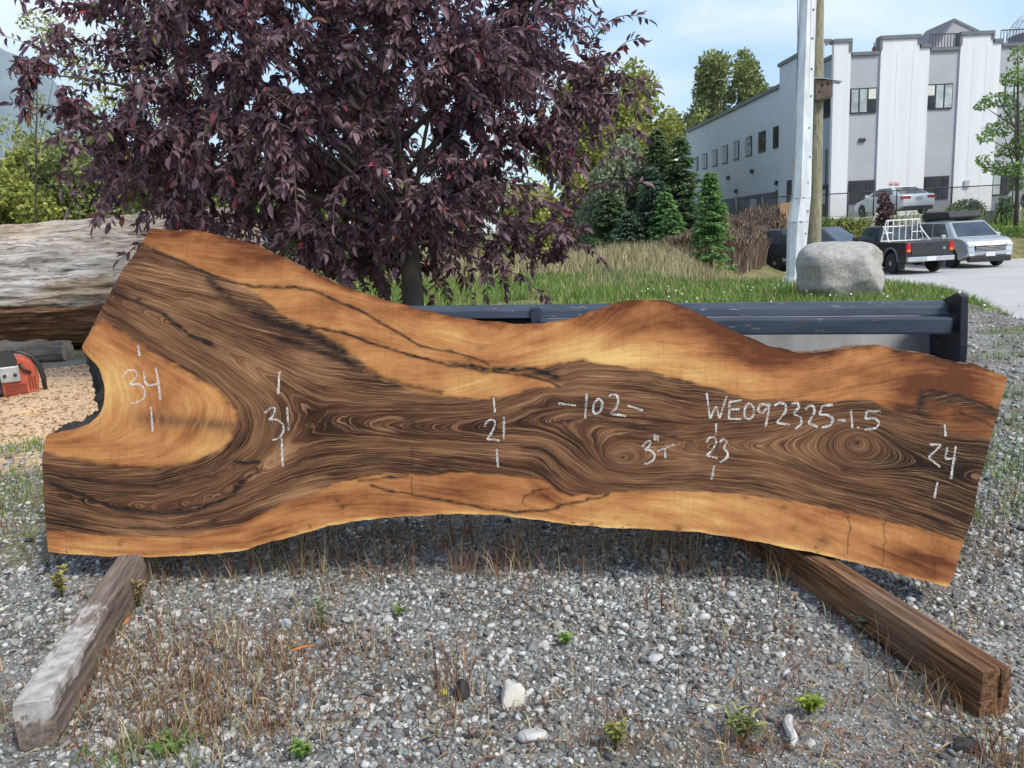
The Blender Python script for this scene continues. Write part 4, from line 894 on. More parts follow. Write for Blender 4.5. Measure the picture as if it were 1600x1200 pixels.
def broad_tree(name, label, base, clumps, n, ls, m, group=None, cat='tree', tw=.18, limbs=True):
    root = thing(name, label, cat, base, group=group); bz = np.array(base[:])
    V, Fa = clump_crown(clumps, n, ls); 
    mb = MB(); top = max(clumps, key=lambda c: c[0][2])[0]
    mb.tube([bz - (0, 0, .2), bz * .5 + np.array(top) * .5 + rng.normal(0, tw * .5, 3), top], [tw, tw * .6, tw * .12], 8)
    if limbs:
        for c, r in clumps:
            f = rng.uniform(.25, .6); s_ = bz + (np.array(top) - bz) * f; mb.tube(bez(s_, (s_ + c) / 2 + np.array([0, 0, .1 * r[2]]), np.array(c), 5), list(np.linspace(tw * .4, tw * .08, 5)), 5)
    mb.build('trunk', bark_m, root, smooth=True); npmesh('crown', V, Fa, m, root)
    return root
def px_clumps(pts, d, jit=.6, dr=1.0):
    o_ = []
    for x, y, rx, ry in pts:
        dd = d + rng.uniform(-1, 1) * jit; k = dd / F; c = at(x, y, dd); o_.append((np.array(c[:]), (rx * k, max(rx, ry) * k * dr, ry * k)))
    return o_
def based(px, d, z=None):
    q = at(px, 400, d); return Vector((q.x, q.y, zgf(q.x, q.y) if z is None else z))
def spray(cx, top, bot, wid, n, r):     # random clumps filling a tall pixel-space outline
    o_ = []
    for i in range(n):
        f = (i + rng.uniform(0, 1)) / n; y = top + (bot - top) * f; half = wid * min(1, .25 + 1.15 * f) * .5
        o_.append((cx + rng.uniform(-half, half), y, r * rng.uniform(.6, 1.2), r * rng.uniform(.7, 1.4)))
    return o_
TG = 'tall cottonwoods behind the building and field'
broad_tree('cottonwood', 'wide yellow green cottonwood left of the conifers, beyond the dry field', based(960, 62), px_clumps(spray(925, 130, 360, 170, 24, 34) + spray(1000, 112, 350, 105, 20, 28), 62, 3), 20000, .42, GM['yellowgreen'], TG)
broad_tree('cottonwood', 'tallest cottonwood rising behind the roof of the white building', based(1125, 100, 1), px_clumps(spray(1122, 98, 300, 90, 24, 20) + spray(1095, 165, 300, 66, 12, 20), 100, 3), 14000, .55, GM['olive'], TG)
broad_tree('cottonwood', 'narrower cottonwood right behind the roof, beside the tallest cottonwood', based(1168, 102, 1), px_clumps(spray(1168, 97, 290, 60, 20, 18), 102, 3), 9000, .55, GM['olive'], TG)
broad_tree('cottonwood', 'short cottonwood tip just above the roof edge near the metal pole', based(1192, 104, 1), px_clumps(spray(1192, 134, 280, 32, 9, 14), 104, 2), 2500, .5, GM['olive'], TG)
broad_tree('poplar', 'olive poplar between the purple tree and the conifers', based(905, 45), px_clumps(spray(905, 180, 400, 150, 24, 34), 45, 2), 14000, .32, GM['yellowgreen'])
broad_tree('willow', 'grey green bushy willow at the left of the conifers', based(965, 38), px_clumps(spray(968, 240, 400, 100, 22, 26), 38, 1.5), 14000, .24, GM['greygreen'])
broad_tree('alder', 'tall soft green alder mass behind the conifers, left of the building wing', based(1005, 55), px_clumps(spray(985, 165, 395, 130, 22, 30) + spray(1045, 190, 385, 60, 12, 22), 55, 3), 16000, .34, GM['yellowgreen'])
# left hand greenery
BG = 'green bushes beyond the log'
for i, (cx, cy, wd, n_, mk, lb) in enumerate([(20, 300, 130, 9, 'yellowgreen', 'bright green bush at the far left beyond the log'), (105, 300, 110, 9, 'olive', 'olive bush second from left beyond the log'), (185, 305, 110, 9, 'yellowgreen', 'yellow green bush beyond the log, third from the left'), (270, 310, 120, 9, 'olive', 'olive bush beyond the log behind the purple tree'), (370, 320, 130, 9, 'fresh', 'green bush behind the purple tree crown, fourth beyond the log'), (480, 330, 140, 9, 'olive', 'darker bush behind the purple tree next to its trunk'), (770, 370, 150, 9, 'yellowgreen', 'yellow green bush low behind the purple tree at right of its trunk')]):
    pts = [(cx + rng.uniform(-.5, .5) * wd, cy - 30 + rng.uniform(-28, 75), rng.uniform(22, 40), rng.uniform(20, 40)) for _ in range(n_ + 9)]
    broad_tree('bush', lb, based(cx, 30 + i % 3), px_clumps(pts, 30 + i % 3, 1.5), 9000, .20, GM[mk], BG, 'bush', .05)
broad_tree('sapling', 'thin pale leaved sapling at the left edge in front of the mountain', based(40, 20), px_clumps([(10, 195, 26, 14), (35, 215, 20, 10), (55, 190, 14, 20), (20, 228, 22, 9), (60, 160, 14, 18), (95, 70, 40, 26), (60, 35, 30, 20), (130, 110, 36, 20), (150, 175, 30, 16)], 20, .8), 1500, .10, GM['yellowgreen'], cat='tree', tw=.03)
broad_tree('sapling', 'taller pale green sapling seen through the purple crown at left', based(240, 17), px_clumps([(190, 150, 40, 24), (230, 90, 40, 30), (250, 200, 40, 30), (180, 230, 24, 20), (260, 40, 40, 26), (200, 260, 30, 24), (300, 150, 40, 30)], 17, .8), 2200, .10, GM['yellowgreen'], cat='tree', tw=.03)
# conifers
def conifer(name, label, px, d, topy, boty, halfw, m, nb=150, droop=.25, group='conifers at the edge of the dry field', dens=46):
    b_ = based(px, d); k = d / F; topz = at(px, topy, d).z; H = topz - b_.z; RW = halfw * k; bz = np.array(b_[:])
    root = thing(name, label, 'conifer', b_, group=group)
    mb = MB(); mb.tube([bz - (0, 0, .1), bz + (0, 0, H * .5), bz + (0, 0, H)], [.02 * H + .02, .012 * H + .01, .006], 7)
    P, D = [], []
    for i in range(nb):
        f = rng.uniform(0.0, 1) ** .8; z = H * (.04 + .95 * f); L = 1.2 * RW * (1 - f) ** .75 * rng.uniform(.45, 1.15) + .06
        a = rng.uniform(0, 2 * math.pi); o_ = np.array([math.cos(a), math.sin(a), 0])
        n = max(8, int(dens * L / RW + 6)); s_ = rng.uniform(.1, 1, n)
        Q = bz + np.array([0, 0, z]) + o_ * (s_ * L)[:, None] + np.array([0, 0, 1.0]) * (-droop * L * s_ ** 1.2 + .18 * L * s_ ** 3)[:, None]
        lat = np.cross(o_, [0, 0, 1.0]); w_ = (1 - s_) * .28 * L + .02
        Q = Q + lat * (rng.normal(0, 1, n) * w_ * .6)[:, None] + np.array([0, 0, 1.0]) * rng.normal(0, .04 * L + .01, n)[:, None]
        P.append(Q); D.append(o_ * .8 + lat * rng.normal(0, .8, n)[:, None] + np.array([0, 0, -.15]))
    P, D = np.concatenate(P), np.concatenate(D); ls = max(.10, 7.5 * k)
    V, Fa = scatter(CARD_T, CARD_F, P, D, rdir(len(P)) * .6 + np.array([0, 0, 1]), rng.uniform(.7, 1.4, len(P)) * ls, ls * .36)
    mb.build('trunk', bark_m, root, smooth=True); npmesh('crown', V, Fa, m, root); return root
conifer('spruce', 'tall dark spruce against the left wall of the white building', 1064, 36, 212, 380, 40, GM['dark'], 260)
conifer('spruce', 'broad dark spruce behind the pale young firs', 1028, 37, 205, 385, 46, GM['dark'], 240)
conifer('fir', 'pale young fir with a thin pointed top in front of the dark spruces', 1022, 33, 262, 385, 32, GM['blue'], 190)
conifer('fir', 'small bright green fir between the dark spruces', 1040, 32.5, 300, 378, 24, GM['fir'], 150)
conifer('fir', 'bluish fir at the left of the bright green fir', 985, 33, 330, 395, 28, GM['blue'], 150)
conifer('spruce', 'dark low spruce at the far left of the conifers', 955, 35, 300, 395, 34, GM['dark'], 170)
conifer('spruce', 'separate small dark spruce standing out in front of the brown reeds', 1110, 25, 266, 405, 31, GM['fir'], 210)
conifer('fir', 'low green fir at the foot of the tall dark spruce', 1052, 31, 325, 385, 22, GM['fir'], 120)
# plants by the block wall
def shrub(name, label, px, d, z, pts, n, ls, m, tw=.03, cat='shrub'):
    return broad_tree(name, label, based(px, d, z), px_clumps(pts, d, .15), n, ls, m, None, cat, tw)
shrub('shrub', 'dark red leaved shrub in front of the block wall below the white sedan', 1381, 35.2, .0, [(1381, 312, 8, 12), (1384, 330, 11, 14), (1378, 345, 9, 12), (1386, 350, 8, 8)], 900, .14, GM['maroon'])
shrub('shrub', 'grey green rounded shrub on top of the block wall', 1508, 36.4, .7, [(1495, 326, 14, 9), (1510, 320, 16, 9), (1525, 325, 12, 10), (1505, 332, 20, 7)], 1500, .13, GM['greygreen'])
shrub('shrub', 'dark green shrub beside the trunk of the young tree', 1570, 35.8, .5, [(1570, 320, 10, 14), (1572, 335, 11, 14), (1566, 340, 8, 10)], 900, .13, GM['dark'])
shrub('shrub', 'small green shrub by the wall left of the silver vehicle', 1452, 35.3, .0, [(1450, 340, 9, 6), (1457, 346, 10, 7)], 400, .12, GM['greygreen'])
for px, lb, mk, pts in [(1572, 'bright green bank bush right of the silver vehicle', 'fresh', [(1548, 362, 18, 12), (1570, 368, 22, 16), (1595, 365, 22, 16), (1590, 385, 26, 14), (1620, 375, 26, 20), (1560, 388, 14, 12)]), (1350, 'yellow green bank bush behind the black pickup', 'yellowgreen', [(1300, 365, 22, 12), (1340, 362, 22, 12), (1320, 375, 24, 10), (1375, 366, 20, 9), (1420, 362, 22, 9)]), (1300, 'dull olive weeds behind the dark van', 'olive', [(1292, 350, 12, 10), (1320, 350, 14, 10), (1348, 350, 12, 8), (1300, 380, 20, 10)])]:
    shrub('bush', lb, px, 34.6, -.2, pts, 2600, .12, GM[mk], cat='bush')
broad_tree('young_tree', 'young light green tree at the right edge in front of the building', based(1584, 35, .2), px_clumps([(1560, 155, 24, 10), (1535, 165, 14, 6), (1585, 120, 20, 14), (1590, 85, 12, 14), (1565, 200, 26, 12), (1540, 215, 12, 8), (1590, 175, 22, 14), (1580, 235, 24, 12), (1560, 262, 22, 10), (1535, 250, 9, 8), (1595, 265, 24, 14), (1620, 200, 24, 30), (1615, 130, 20, 20), (1600, 225, 20, 20), (1590, 290, 12, 8)], 35, .7), 3600, .16, GM['fresh'], None, 'tree', .10)

# ------------------------------------------------------------------ grasses
def grass_obj(name, label, V, Fa, m): return tag(npmesh(name, V, Fa, m), label, 'grass', kind='stuff')
GRN = mat_rand('green_grass_blade', [(0, (0.068, 0.128, 0.024)), (.35, (0.128, 0.225, 0.042)), (.7, (0.210, 0.315, 0.075)), (.9, (0.330, 0.360, 0.128)), (1, (0.540, 0.465, 0.225))], .6, .3, .3)
DRY = mat_rand('dry_field_grass', [(0, (.12, .15, .05)), (.22, (.19, .21, .08)), (.30, (.20, .16, .085)), (.62, (.42, .35, .21)), (.88, (.58, .50, .33)), (1, (.34, .32, .16))], .75, .2, .25)
REED = mat_rand('brown_reed', [(0, (.09, .062, .045)), (.4, (.19, .135, .10)), (.8, (.30, .225, .165)), (1, (.44, .35, .25))], .8, .2, .25)
WEED = mat_rand('dry_red_weed', [(0, (.12, .04, .028)), (.3, (.20, .085, .045)), (.55, (.30, .18, .095)), (.78, (.45, .33, .19)), (.88, (.17, .21, .07)), (1, (.58, .48, .32))], .75, .2, .15)
def field(n, x0, x1, y0, y1, hmin, hmax, wd, cond, lean=.35):
    x = rng.uniform(x0, x1, n); y = rng.uniform(y0, y1, n); k = cond(x, y); x, y = x[k], y[k]
    P = np.stack([x, y, zg(x, y) - .01], 1); return blades(P, rng.uniform(hmin, hmax, len(x)), rng.uniform(.7, 1.3, len(x)) * wd, lean)
notlot = lambda x, y: sdpoly(x, y, LOT) < 1.2
V1 = field(70000, -2.2, 6.6, 3.3, 9.5, .05, .17, .008, lambda x, y: (ground_masks(x, y)[0] > rng.uniform(.2, .9, len(x))) & (x > -1.8) & (sdpoly(x, y, LOT) < 1.0), .7)
V2 = field(60000, -3, 8, 9, 17, .06, .18, .013, lambda x, y: notlot(x, y) & (fbm(x * .5, y * .5, 171) > -.35), .6)
V3 = field(9000, -3, 9, 12, 20, .15, .36, .014, lambda x, y: notlot(x, y) & (fbm(x * .4, y * .4, 172) > .12), .5)
grass_obj('green_grass', 'green grass behind the loader bucket', *merge([V1, V2]), GRN)
def bank(x, y): return notlot(x, y)
V4 = merge([field(26000, -6, 11, 16.5, 30, .16, .38, .02, lambda x, y: notlot(x, y) & (fbm(x * .3, y * .3, 173) > -.25), .55), field(20000, -6, 11, 18, 31, .28, .60, .018, lambda x, y: notlot(x, y) & (fbm(x * .45, y * .45, 174) > .08), .4)])
grass_obj('dry_grass', 'pale dry grass field before the conifers', *merge([V3, V4]), DRY)
x = rng.uniform(6, 13.5, 32000); y = rng.uniform(27, 36, 32000); q_ = x / y + .012 * fbm(x * 2, y * 2, 7); k = (q_ > .205) & (x / y < .362 - .02 * (y < 31)) & notlot(x, y); x, y, q_ = x[k], y[k], q_[k]
P = np.stack([x, y, zg(x, y)], 1); rh = (.28 + .72 * sst(.21, .33, q_)) * (1.25 + .5 * fbm(x * .9, y * .9, 8)); Vr, Fr = blades(P, rng.uniform(.55, 1.08, len(x)) * rh, .032, .3)
seedP = P + np.array([0, 0, 1.0]) * (rng.uniform(.72, 1.1, len(x)) * rh)[:, None]; Vs2, Fs2 = scatter(LEAF_T, LEAF_F, seedP, rdir(len(x)) * .35 + np.array([0, 0, 1]), rdir(len(x)), .20, .045)
grass_obj('brown_reeds', 'tall brown reeds between the small spruce and the metal pole', *merge([(Vr, Fr), (Vs2, Fs2)]), REED)
V5 = field(9000, 8, 40, 33.0, 36.8, .25, .6, .03, lambda x, y: y > 33.6, .5)
V6 = field(7000, -9, -2.5, 9, 20, .2, .6, .02, lambda x, y: x < 0, .5)
grass_obj('bank_grass', 'rough green grass on the bank behind the parked vehicles', *merge([V5, V6]), GRN)
# green patches at the yard's edges
def patch(cx, cy, r, n, h0, h1, wd=.006):
    a = rng.uniform(0, 2 * math.pi, n); q = r * np.sqrt(rng.uniform(0, 1, n)); x, y = cx + q * np.cos(a) * 1.5, cy + q * np.sin(a)
    P = np.stack([x, y, zg(x, y) - .003], 1); return blades(P, rng.uniform(h0, h1, n), wd, .9)
pp = []
for px, py, r, n in [(40, 700, .22, 900), (110, 690, .16, 300), (20, 770, .22, 800), (60, 740, .15, 300), (30, 820, .2, 500), (215, 690, .1, 120), (1590, 615, .16, 300), (1580, 660, .2, 420), (1595, 700, .18, 400), (1560, 720, .14, 260), (1585, 780, .16, 260), (1560, 560, .12, 160), (1575, 520, .14, 260), (1500, 484, .3, 420), (1590, 540, .12, 100), (250, 1180, .07, 240), (260, 1150, .06, 140), (180, 1185, .06, 160)]:
    p = atz(px, py, 0); pp.append(patch(p.x, p.y, r, int(n * (.3 if py > 1100 else .7)), .015, .055 if py > 1100 or px < 300 else .08, .004))
grass_obj('yard_grass', 'low green grass tufts at the edges of the gravel yard', *merge(pp), GRN)
# dry weeds in the gravel
pp = []
def tuft(px, py, n, h, r=.03, lean=.7, wd=.0022):
    p = atz(px, py, 0); x = p.x + rng.normal(0, r, n); y = p.y + rng.normal(0, r, n); P = np.stack([x, y, zg(x, y) - .004], 1)
    return blades(P, rng.uniform(.35, 1.1, n) * h, rng.uniform(.6, 1.5, n) * wd, lean)
for _ in range(230):
    pp.append(tuft(rng.uniform(240, 1270), rng.uniform(825, 915), rng.integers(5, 16), rng.uniform(.06, .17), .025))
for _ in range(230):
    pp.append(tuft(rng.normal(300, 120), rng.normal(1065, 65), rng.integers(6, 18), rng.uniform(.03, .10), .03, .9))
for _ in range(290):
    pp.append(tuft(rng.uniform(100, 1550), rng.uniform(930, 1195), rng.integers(4, 12), rng.uniform(.02, .075), .02, 1.0))
for _ in range(40):
    pp.append(tuft(rng.uniform(1480, 1600), rng.uniform(740, 860), rng.integers(5, 14), rng.uniform(.04, .12), .03, .8))
for _ in range(60):
    pp.append(tuft(rng.uniform(-20, 150), rng.uniform(700, 900), rng.integers(5, 12), rng.uniform(.04, .14), .05, .8))
for px, py, n, h in [(1570, 1195, 60, .12), (1460, 1098, 40, .08), (1480, 1090, 30, .09), (700, 1085, 26, .14), (720, 1070, 14, .16), (955, 1105, 30, .08), (430, 1040, 60, .09), (480, 1050, 60, .05), (540, 1005, 30, .08), (1110, 1000, 30, .07), (1030, 960, 30, .10), (870, 1070, 24, .06), (1155, 1170, 50, .08), (225, 930, 10, .12), (300, 1150, 40, .08), (430, 1150, 40, .09), (1400, 1010, 30, .10)]:
    pp.append(tuft(px, py, n, h, .03, .7))
grass_obj('dry_weeds', 'reddish and straw coloured dry weeds growing through the gravel', *merge(pp), WEED)
# litter: dead grass lying on the gravel
x, y = frust(9000, .95, 2.6); k_ = (-dens(x, y) + rng.uniform(-.4, .4, len(x)) + .35 * np.exp(-(((x + .75) / .5) ** 2 + ((y - 1.45) / .3) ** 2))) > .1; x, y = x[k_], y[k_]
a = rng.uniform(0, 2 * math.pi, len(x)); D = np.stack([np.cos(a), np.sin(a), rng.normal(.05, .15, len(x))], 1)
Vl, Fl = scatter(CARD_T, CARD_F, np.stack([x, y, zg(x, y) + rng.uniform(.006, .016, len(x))], 1), D, rdir(len(x)) * .3 + np.array([0, 0, 1]), rng.uniform(.015, .07, len(x)), .0028)
grass_obj('dead_grass_litter', 'dead grass stems lying on the gravel', Vl, Fl, WEED)
# white clover flowers in the grass
n = 110; x = rng.uniform(1.5, 5, n); y = rng.uniform(6.5, 11, n); k = sdpoly(x, y, LOT) < .6; x, y = x[k], y[k]
Vw, Fw = scatter(LEAF_T, LEAF_F, np.stack([x, y, zg(x, y) + .12], 1), rdir(len(x)), rdir(len(x)), .022, .022)
tag(npmesh('clover_flowers', Vw, Fw, mat('white_petals', (.75, .75, .70), .7, .1, 5)), 'tiny white clover flowers in the green grass', 'flowers', kind='stuff')
# single weeds one can point to
def weed(px, py, h, nst, m, label, ll=.03, wid=.45, spread=.35, lf=16):
    p = atz(px, py, 0); b_ = Vector((p.x, p.y, zgf(p.x, p.y))); root = thing('weed', label, 'weed', b_); mb = MB(); LP, LD = [], []
    for i in range(nst):
        a = rng.uniform(0, 2 * math.pi); tip = np.array(b_[:]) + np.array([math.cos(a) * spread * h, math.sin(a) * spread * h, h * rng.uniform(.7, 1)])
        c = bez(np.array(b_[:]), np.array(b_[:]) * .5 + tip * .5 + np.array([0, 0, .2 * h]), tip, 7); mb.tube(c, list(np.linspace(.0022, .0008, 7)), 5)
        for q in rng.uniform(.2, 1, lf):
            k = min(int(q * 6), 5); pt = c[k] + (c[k + 1] - c[k]) * (q * 6 - k); a2 = rng.uniform(0, 2 * math.pi); LP.append(pt); LD.append([math.cos(a2), math.sin(a2), .5])
    LP, LD = np.array(LP), np.array(LD); V, Fa = scatter(LEAF_T, LEAF_F, LP, LD, rdir(len(LP)) * .4 + np.array([0, 0, 1]), rng.uniform(.6, 1.2, len(LP)) * ll, ll * wid)
    mb.build('stem', mat('weed_stem', (.10, .12, .04), .7, .3, 20), root, smooth=True); npmesh('leaves', V, Fa, m, root)
weed(1265, 1118, .042, 4, mat_rand('lime_leaf', [(0, (.16, .24, .03)), (1, (.34, .42, .07))], .6, .3, .3), 'bright lime green ferny weed on the gravel at lower right', .022, .4)
weed(885, 1008, .03, 4, GM['fresh'], 'small green sprout in the gravel above the cream white stone', .022, .35, .5, 6)
weed(505, 985, .085, 4, mat_rand('pale_weed_leaf', [(0, (.16, .22, .12)), (1, (.30, .36, .22))], .7, .2, .2), 'pale grey green feathery weed on the gravel left of centre', .018, .35, .15, 18)
weed(98, 935, .085, 4, mat_rand('yellow_weed_leaf', [(0, (.22, .20, .05)), (1, (.42, .38, .12))], .7, .2, .2), 'yellow seed weed left of the grey timber', .018, .5, .25, 22)
weed(620, 965, .035, 4, GM['fresh'], 'green leafy weed on the gravel below the middle of the slab', .014, .5, .6, 8)
weed(962, 1172, .06, 5, mat_rand('yellow_green_weed', [(0, (.14, .16, .04)), (1, (.34, .32, .10))], .7, .2, .2), 'yellow green spiky weed near the bottom edge right of the pale oval stone', .018, .4, .25, 18)
weed(1350, 985, .05, 5, GM['greygreen'], 'grey green weed beside the brown double board timber', .025, .4, .5, 10)
weed(470, 1185, .035, 4, GM['fresh'], 'green fern weed at the bottom edge left of centre', .022, .3, .3, 14)
weed(275, 1165, .03, 7, GM['fresh'], 'broad green leafy weed at the bottom left among dry grass', .017, .5, 1.3, 9)
weed(218, 948, .085, 3, mat_rand('tan_weed', [(0, (.26, .19, .08)), (1, (.42, .34, .17))], .7, .2, .2), 'tall tan seed head weed right of the grey timber', .016, .5, .18, 26)
weed(1160, 1165, .06, 7, GM['olive'], 'olive tufted weed near the grey driftwood stick', .03, .2, .4, 8)

# ------------------------------------------------------------------ boulder and poles
def boulder():
    V, Fa = ico(5); V = V.copy()
    bxp = np.abs(V) ** 3.4; V = V / (bxp.sum(1) ** (1 / 3.4))[:, None]           # squarish
    for d, h in (((.1, -.7, .7), 1.02), ((-.8, -.5, -.1), 1.02), ((.8, -.6, .2), 1.0), ((-.5, -.4, -.8), .98), ((.2, -.9, -.5), 1.0), ((-.4, -.2, .9), 1.06), ((.6, .1, .9), 1.02)):
        d = np.array(d) / np.linalg.norm(d); V = V - .8 * np.maximum(V @ d - h, 0)[:, None] * d
    n = fbm(V[:, 0] * 1.4 + 2, V[:, 2] * 1.4 + V[:, 1], 181, 5); V = V * (1 + .10 * n + .035 * np.abs(fbm(V[:, 0] * 3 + V[:, 1], V[:, 2] * 3, 183, 4)))[:, None] 
    # hollow facet in the middle of the front face
    V[:, 1] += .14 * np.exp(-(((V[:, 0] - .05) / .28) ** 2 + ((V[:, 2] - .05) / .45) ** 2)) * (V[:, 1] < 0)
    V *= (.455, .43, .37)
    mt, t, b = new_mat('speckled_granite'); ov = objvec(t)
    c = ramp(t, noise(t, ov, 3, 5), [(.3, (.30, .285, .26)), (.7, (.46, .445, .42))])
    c = mixc(t, ramp(t, noise(t, ov, 42, 3, .7), [(.42, (0, 0, 0)), (.56, (.5, .5, .5))]), c, (.58, .56, .53))
    c = mixc(t, ramp(t, noise(t, ov, 55, 3, .7), [(.57, (0, 0, 0)), (.66, (.6, .6, .6))]), c, (.15, .14, .13))
    c = mixc(t, ramp(t, noise(t, ov, 2.6, 6, .65), [(.52, (0, 0, 0)), (.66, (.55, .55, .55))]), c, (.21, .19, .155))
    t.links.new(c, b.inputs['Base Color']); b.inputs['Roughness'].default_value = .9; b.inputs['Specular IOR Level'].default_value = .2; bump(t, b, noise(t, ov, 14, 8, .75), .9, .04)
    p = atz(1310, 465, 0); o = npmesh('boulder', V, Fa, mt, smooth=True); o.location = (p.x, p.y, zgf(p.x, p.y) + .29); o.rotation_euler = (0, R(1), R(-12))
    tag(o, 'large pale speckled granite boulder at the foot of the metal pole', 'boulder')
boulder()
galv = mat('pale_galvanised_steel', (.53, .56, .565), .5, .2, 3.5, metal=.1, stretch=(3, 3, .5))
def metal_pole():
    D_ = 11.3; secs = [(1238, 462, 34), (1239, 446, 28), (1242, 432, 25), (1247, 345, 30), (1252, 308, 27), (1257, 150, 25), (1263, -20, 24), (1270, -200, 23)]
    b_ = at(1238, 452, D_); b_.z = zgf(b_.x, b_.y); root = thing('light_pole', 'pale grey steel pole with a wider riveted base section beside the boulder', 'pole', b_)
    k = D_ / F
    mb = MB(); n = 8; vs, fs = [], []
    for x, y, w_ in secs:
        c = at(x, y, D_)
        for i in range(n):
            a = 2 * math.pi * (i + .5) / n; vs.append(c + Vector((math.cos(a), math.sin(a), 0)) * (w_ * k * .5 / math.cos(math.pi / n) * .97))
    for j in range(len(secs) - 1):
        for i in range(n): fs.append((j * n + i, j * n + (i + 1) % n, (j + 1) * n + (i + 1) % n, (j + 1) * n + i))
    mb.add(vs, fs).build('shaft', galv, root)
    mb = MB(); c = at(1252, 309, D_); mb.lathe(c, [(28 * k * .53, -.006), (28 * k * .53, .006)], 8); mb.build('joint_band', galv, root)
    mb = MB(); c = at(1247, 346, D_); mb.lathe(c, [(31 * k * .53, -.006), (31 * k * .53, .006)], 8); mb.build('joint_band', galv, root)
    mb = MB(); pts = [(1258, 365), (1262, 330), (1262, 286), (1265, 245), (1264, 200), (1267, 150), (1268, 108), (1269, 60), (1271, 15), (1257, 395)]
    blt = mat('bolt_steel', (.12, .12, .12), .5, .3, 20)
    for x, y in pts:
        c = at(x, y, D_ - 11 * k); MB().lathe(c, [(.012, 0), (.016, .006), (.010, .02)], 8, Vector((.1, -1, 0)).normalized()).build('bolt', blt, root)
    MB().tube([at(x - 2.2, y, D_ - 11.5 * k) for x, y in ((1260, 300), (1264, 200), (1267, 110), (1270, 0), (1273, -120))], .005, 5).build('seam', mat('seam_grey', (.30, .32, .33), .6, .2, 6), root)
    cab = [at(x, y, D_ + .02) for x, y in ((1246, -60), (1246.5, 60), (1245, 130), (1243, 190), (1241, 235), (1240.5, 255))]
    MB().tube(cab, .006, 6).build('cable', blt, root, smooth=True)
    MB().tube([at(x, y, D_ + .02) for x, y in ((1241.5, 250), (1241, 285), (1240, 318))], .022, 8).build('conduit', mat('orange_pink_conduit', (.42, .20, .14), .6, .2, 5), root, smooth=True)
metal_pole()
def wood_pole():
    D_ = 12.0; b_ = at(1270, 440, D_); b_.z = zgf(b_.x, b_.y); root = thing('utility_pole', 'greenish weathered wooden pole carrying a birdhouse beside the metal pole', 'pole', b_)
    pts = [b_ - Vector((0, 0, .1))] + [at(x, y, D_) for x, y in ((1272, 380), (1273.5, 300), (1275, 200), (1276.5, 100), (1278.5, 0), (1281, -150))]
    mt, t, b = new_mat('weathered_green_wood'); g = noise(t, objvec(t, (28, 28, 1.2)), 1, 5, .65)
    t.links.new(ramp(t, g, [(.3, (.10, .09, .05)), (.5, (.20, .185, .115)), (.7, (.29, .27, .185))]), b.inputs['Base Color']); b.inputs['Roughness'].default_value = .9; bump(t, b, g, .5, .01)
    MB().tube(pts, [.115, .105, .10, .095, .09, .085, .08], 14).build('shaft', mt, root, smooth=True)
    sp_ = MB().tube([at(x, y, D_ - .04) for x, y in ((1283.2, 375), (1284.5, 250), (1286, 100), (1287, -20))], .008, 6).build('ground_wire', mat('grey_wire', (.25, .25, .25), .5, .2, 9), root, smooth=True)
    # birdhouse hangs on the pole
    c = at(1285, 141, D_ - .17); bh = thing('birdhouse', 'small brown wooden birdhouse with a sloping tin roof on the wooden pole', 'birdhouse', c, R(-14), local=True)
    wm = mat('birdhouse_wood', (.16, .115, .085), .85, .4, 14, stretch=(1, 1, .3)); k = D_ / F
    MB().prism([(-.11, -.10, -.15), (.13, -.10, -.12), (.13, -.10, .12), (-.11, -.10, .15)], (0, .2, 0)).build('box', wm, bh, bevel=.003)
    MB().prism([(-.13, -.13, .162), (.0, -.13, .150), (.26, -.13, .085), (.26, -.13, .092), (.0, -.13, .160), (-.13, -.13, .172)], (0, .27, 0)).build('roof', mat('tin_roof', (.50, .54, .58), .35, .15, 6, metal=.4), bh)
    dk = mat('dark_hole', (.012, .01, .01), .9, .2, 9)
    for x, z in ((-.02, .06), (-.055, -.03), (.06, .07)):
        MB().lathe((x, -.1005, z), [(.016 if x != -.02 else .02, -.002), (.016 if x != -.02 else .02, .003)], 12, Vector((0, -1, 0))).build('entrance_hole', dk, bh)
    MB().box(-.12, .03, .1, .125, -.22, .19).build('mounting_board', wm, bh)
wood_pole()

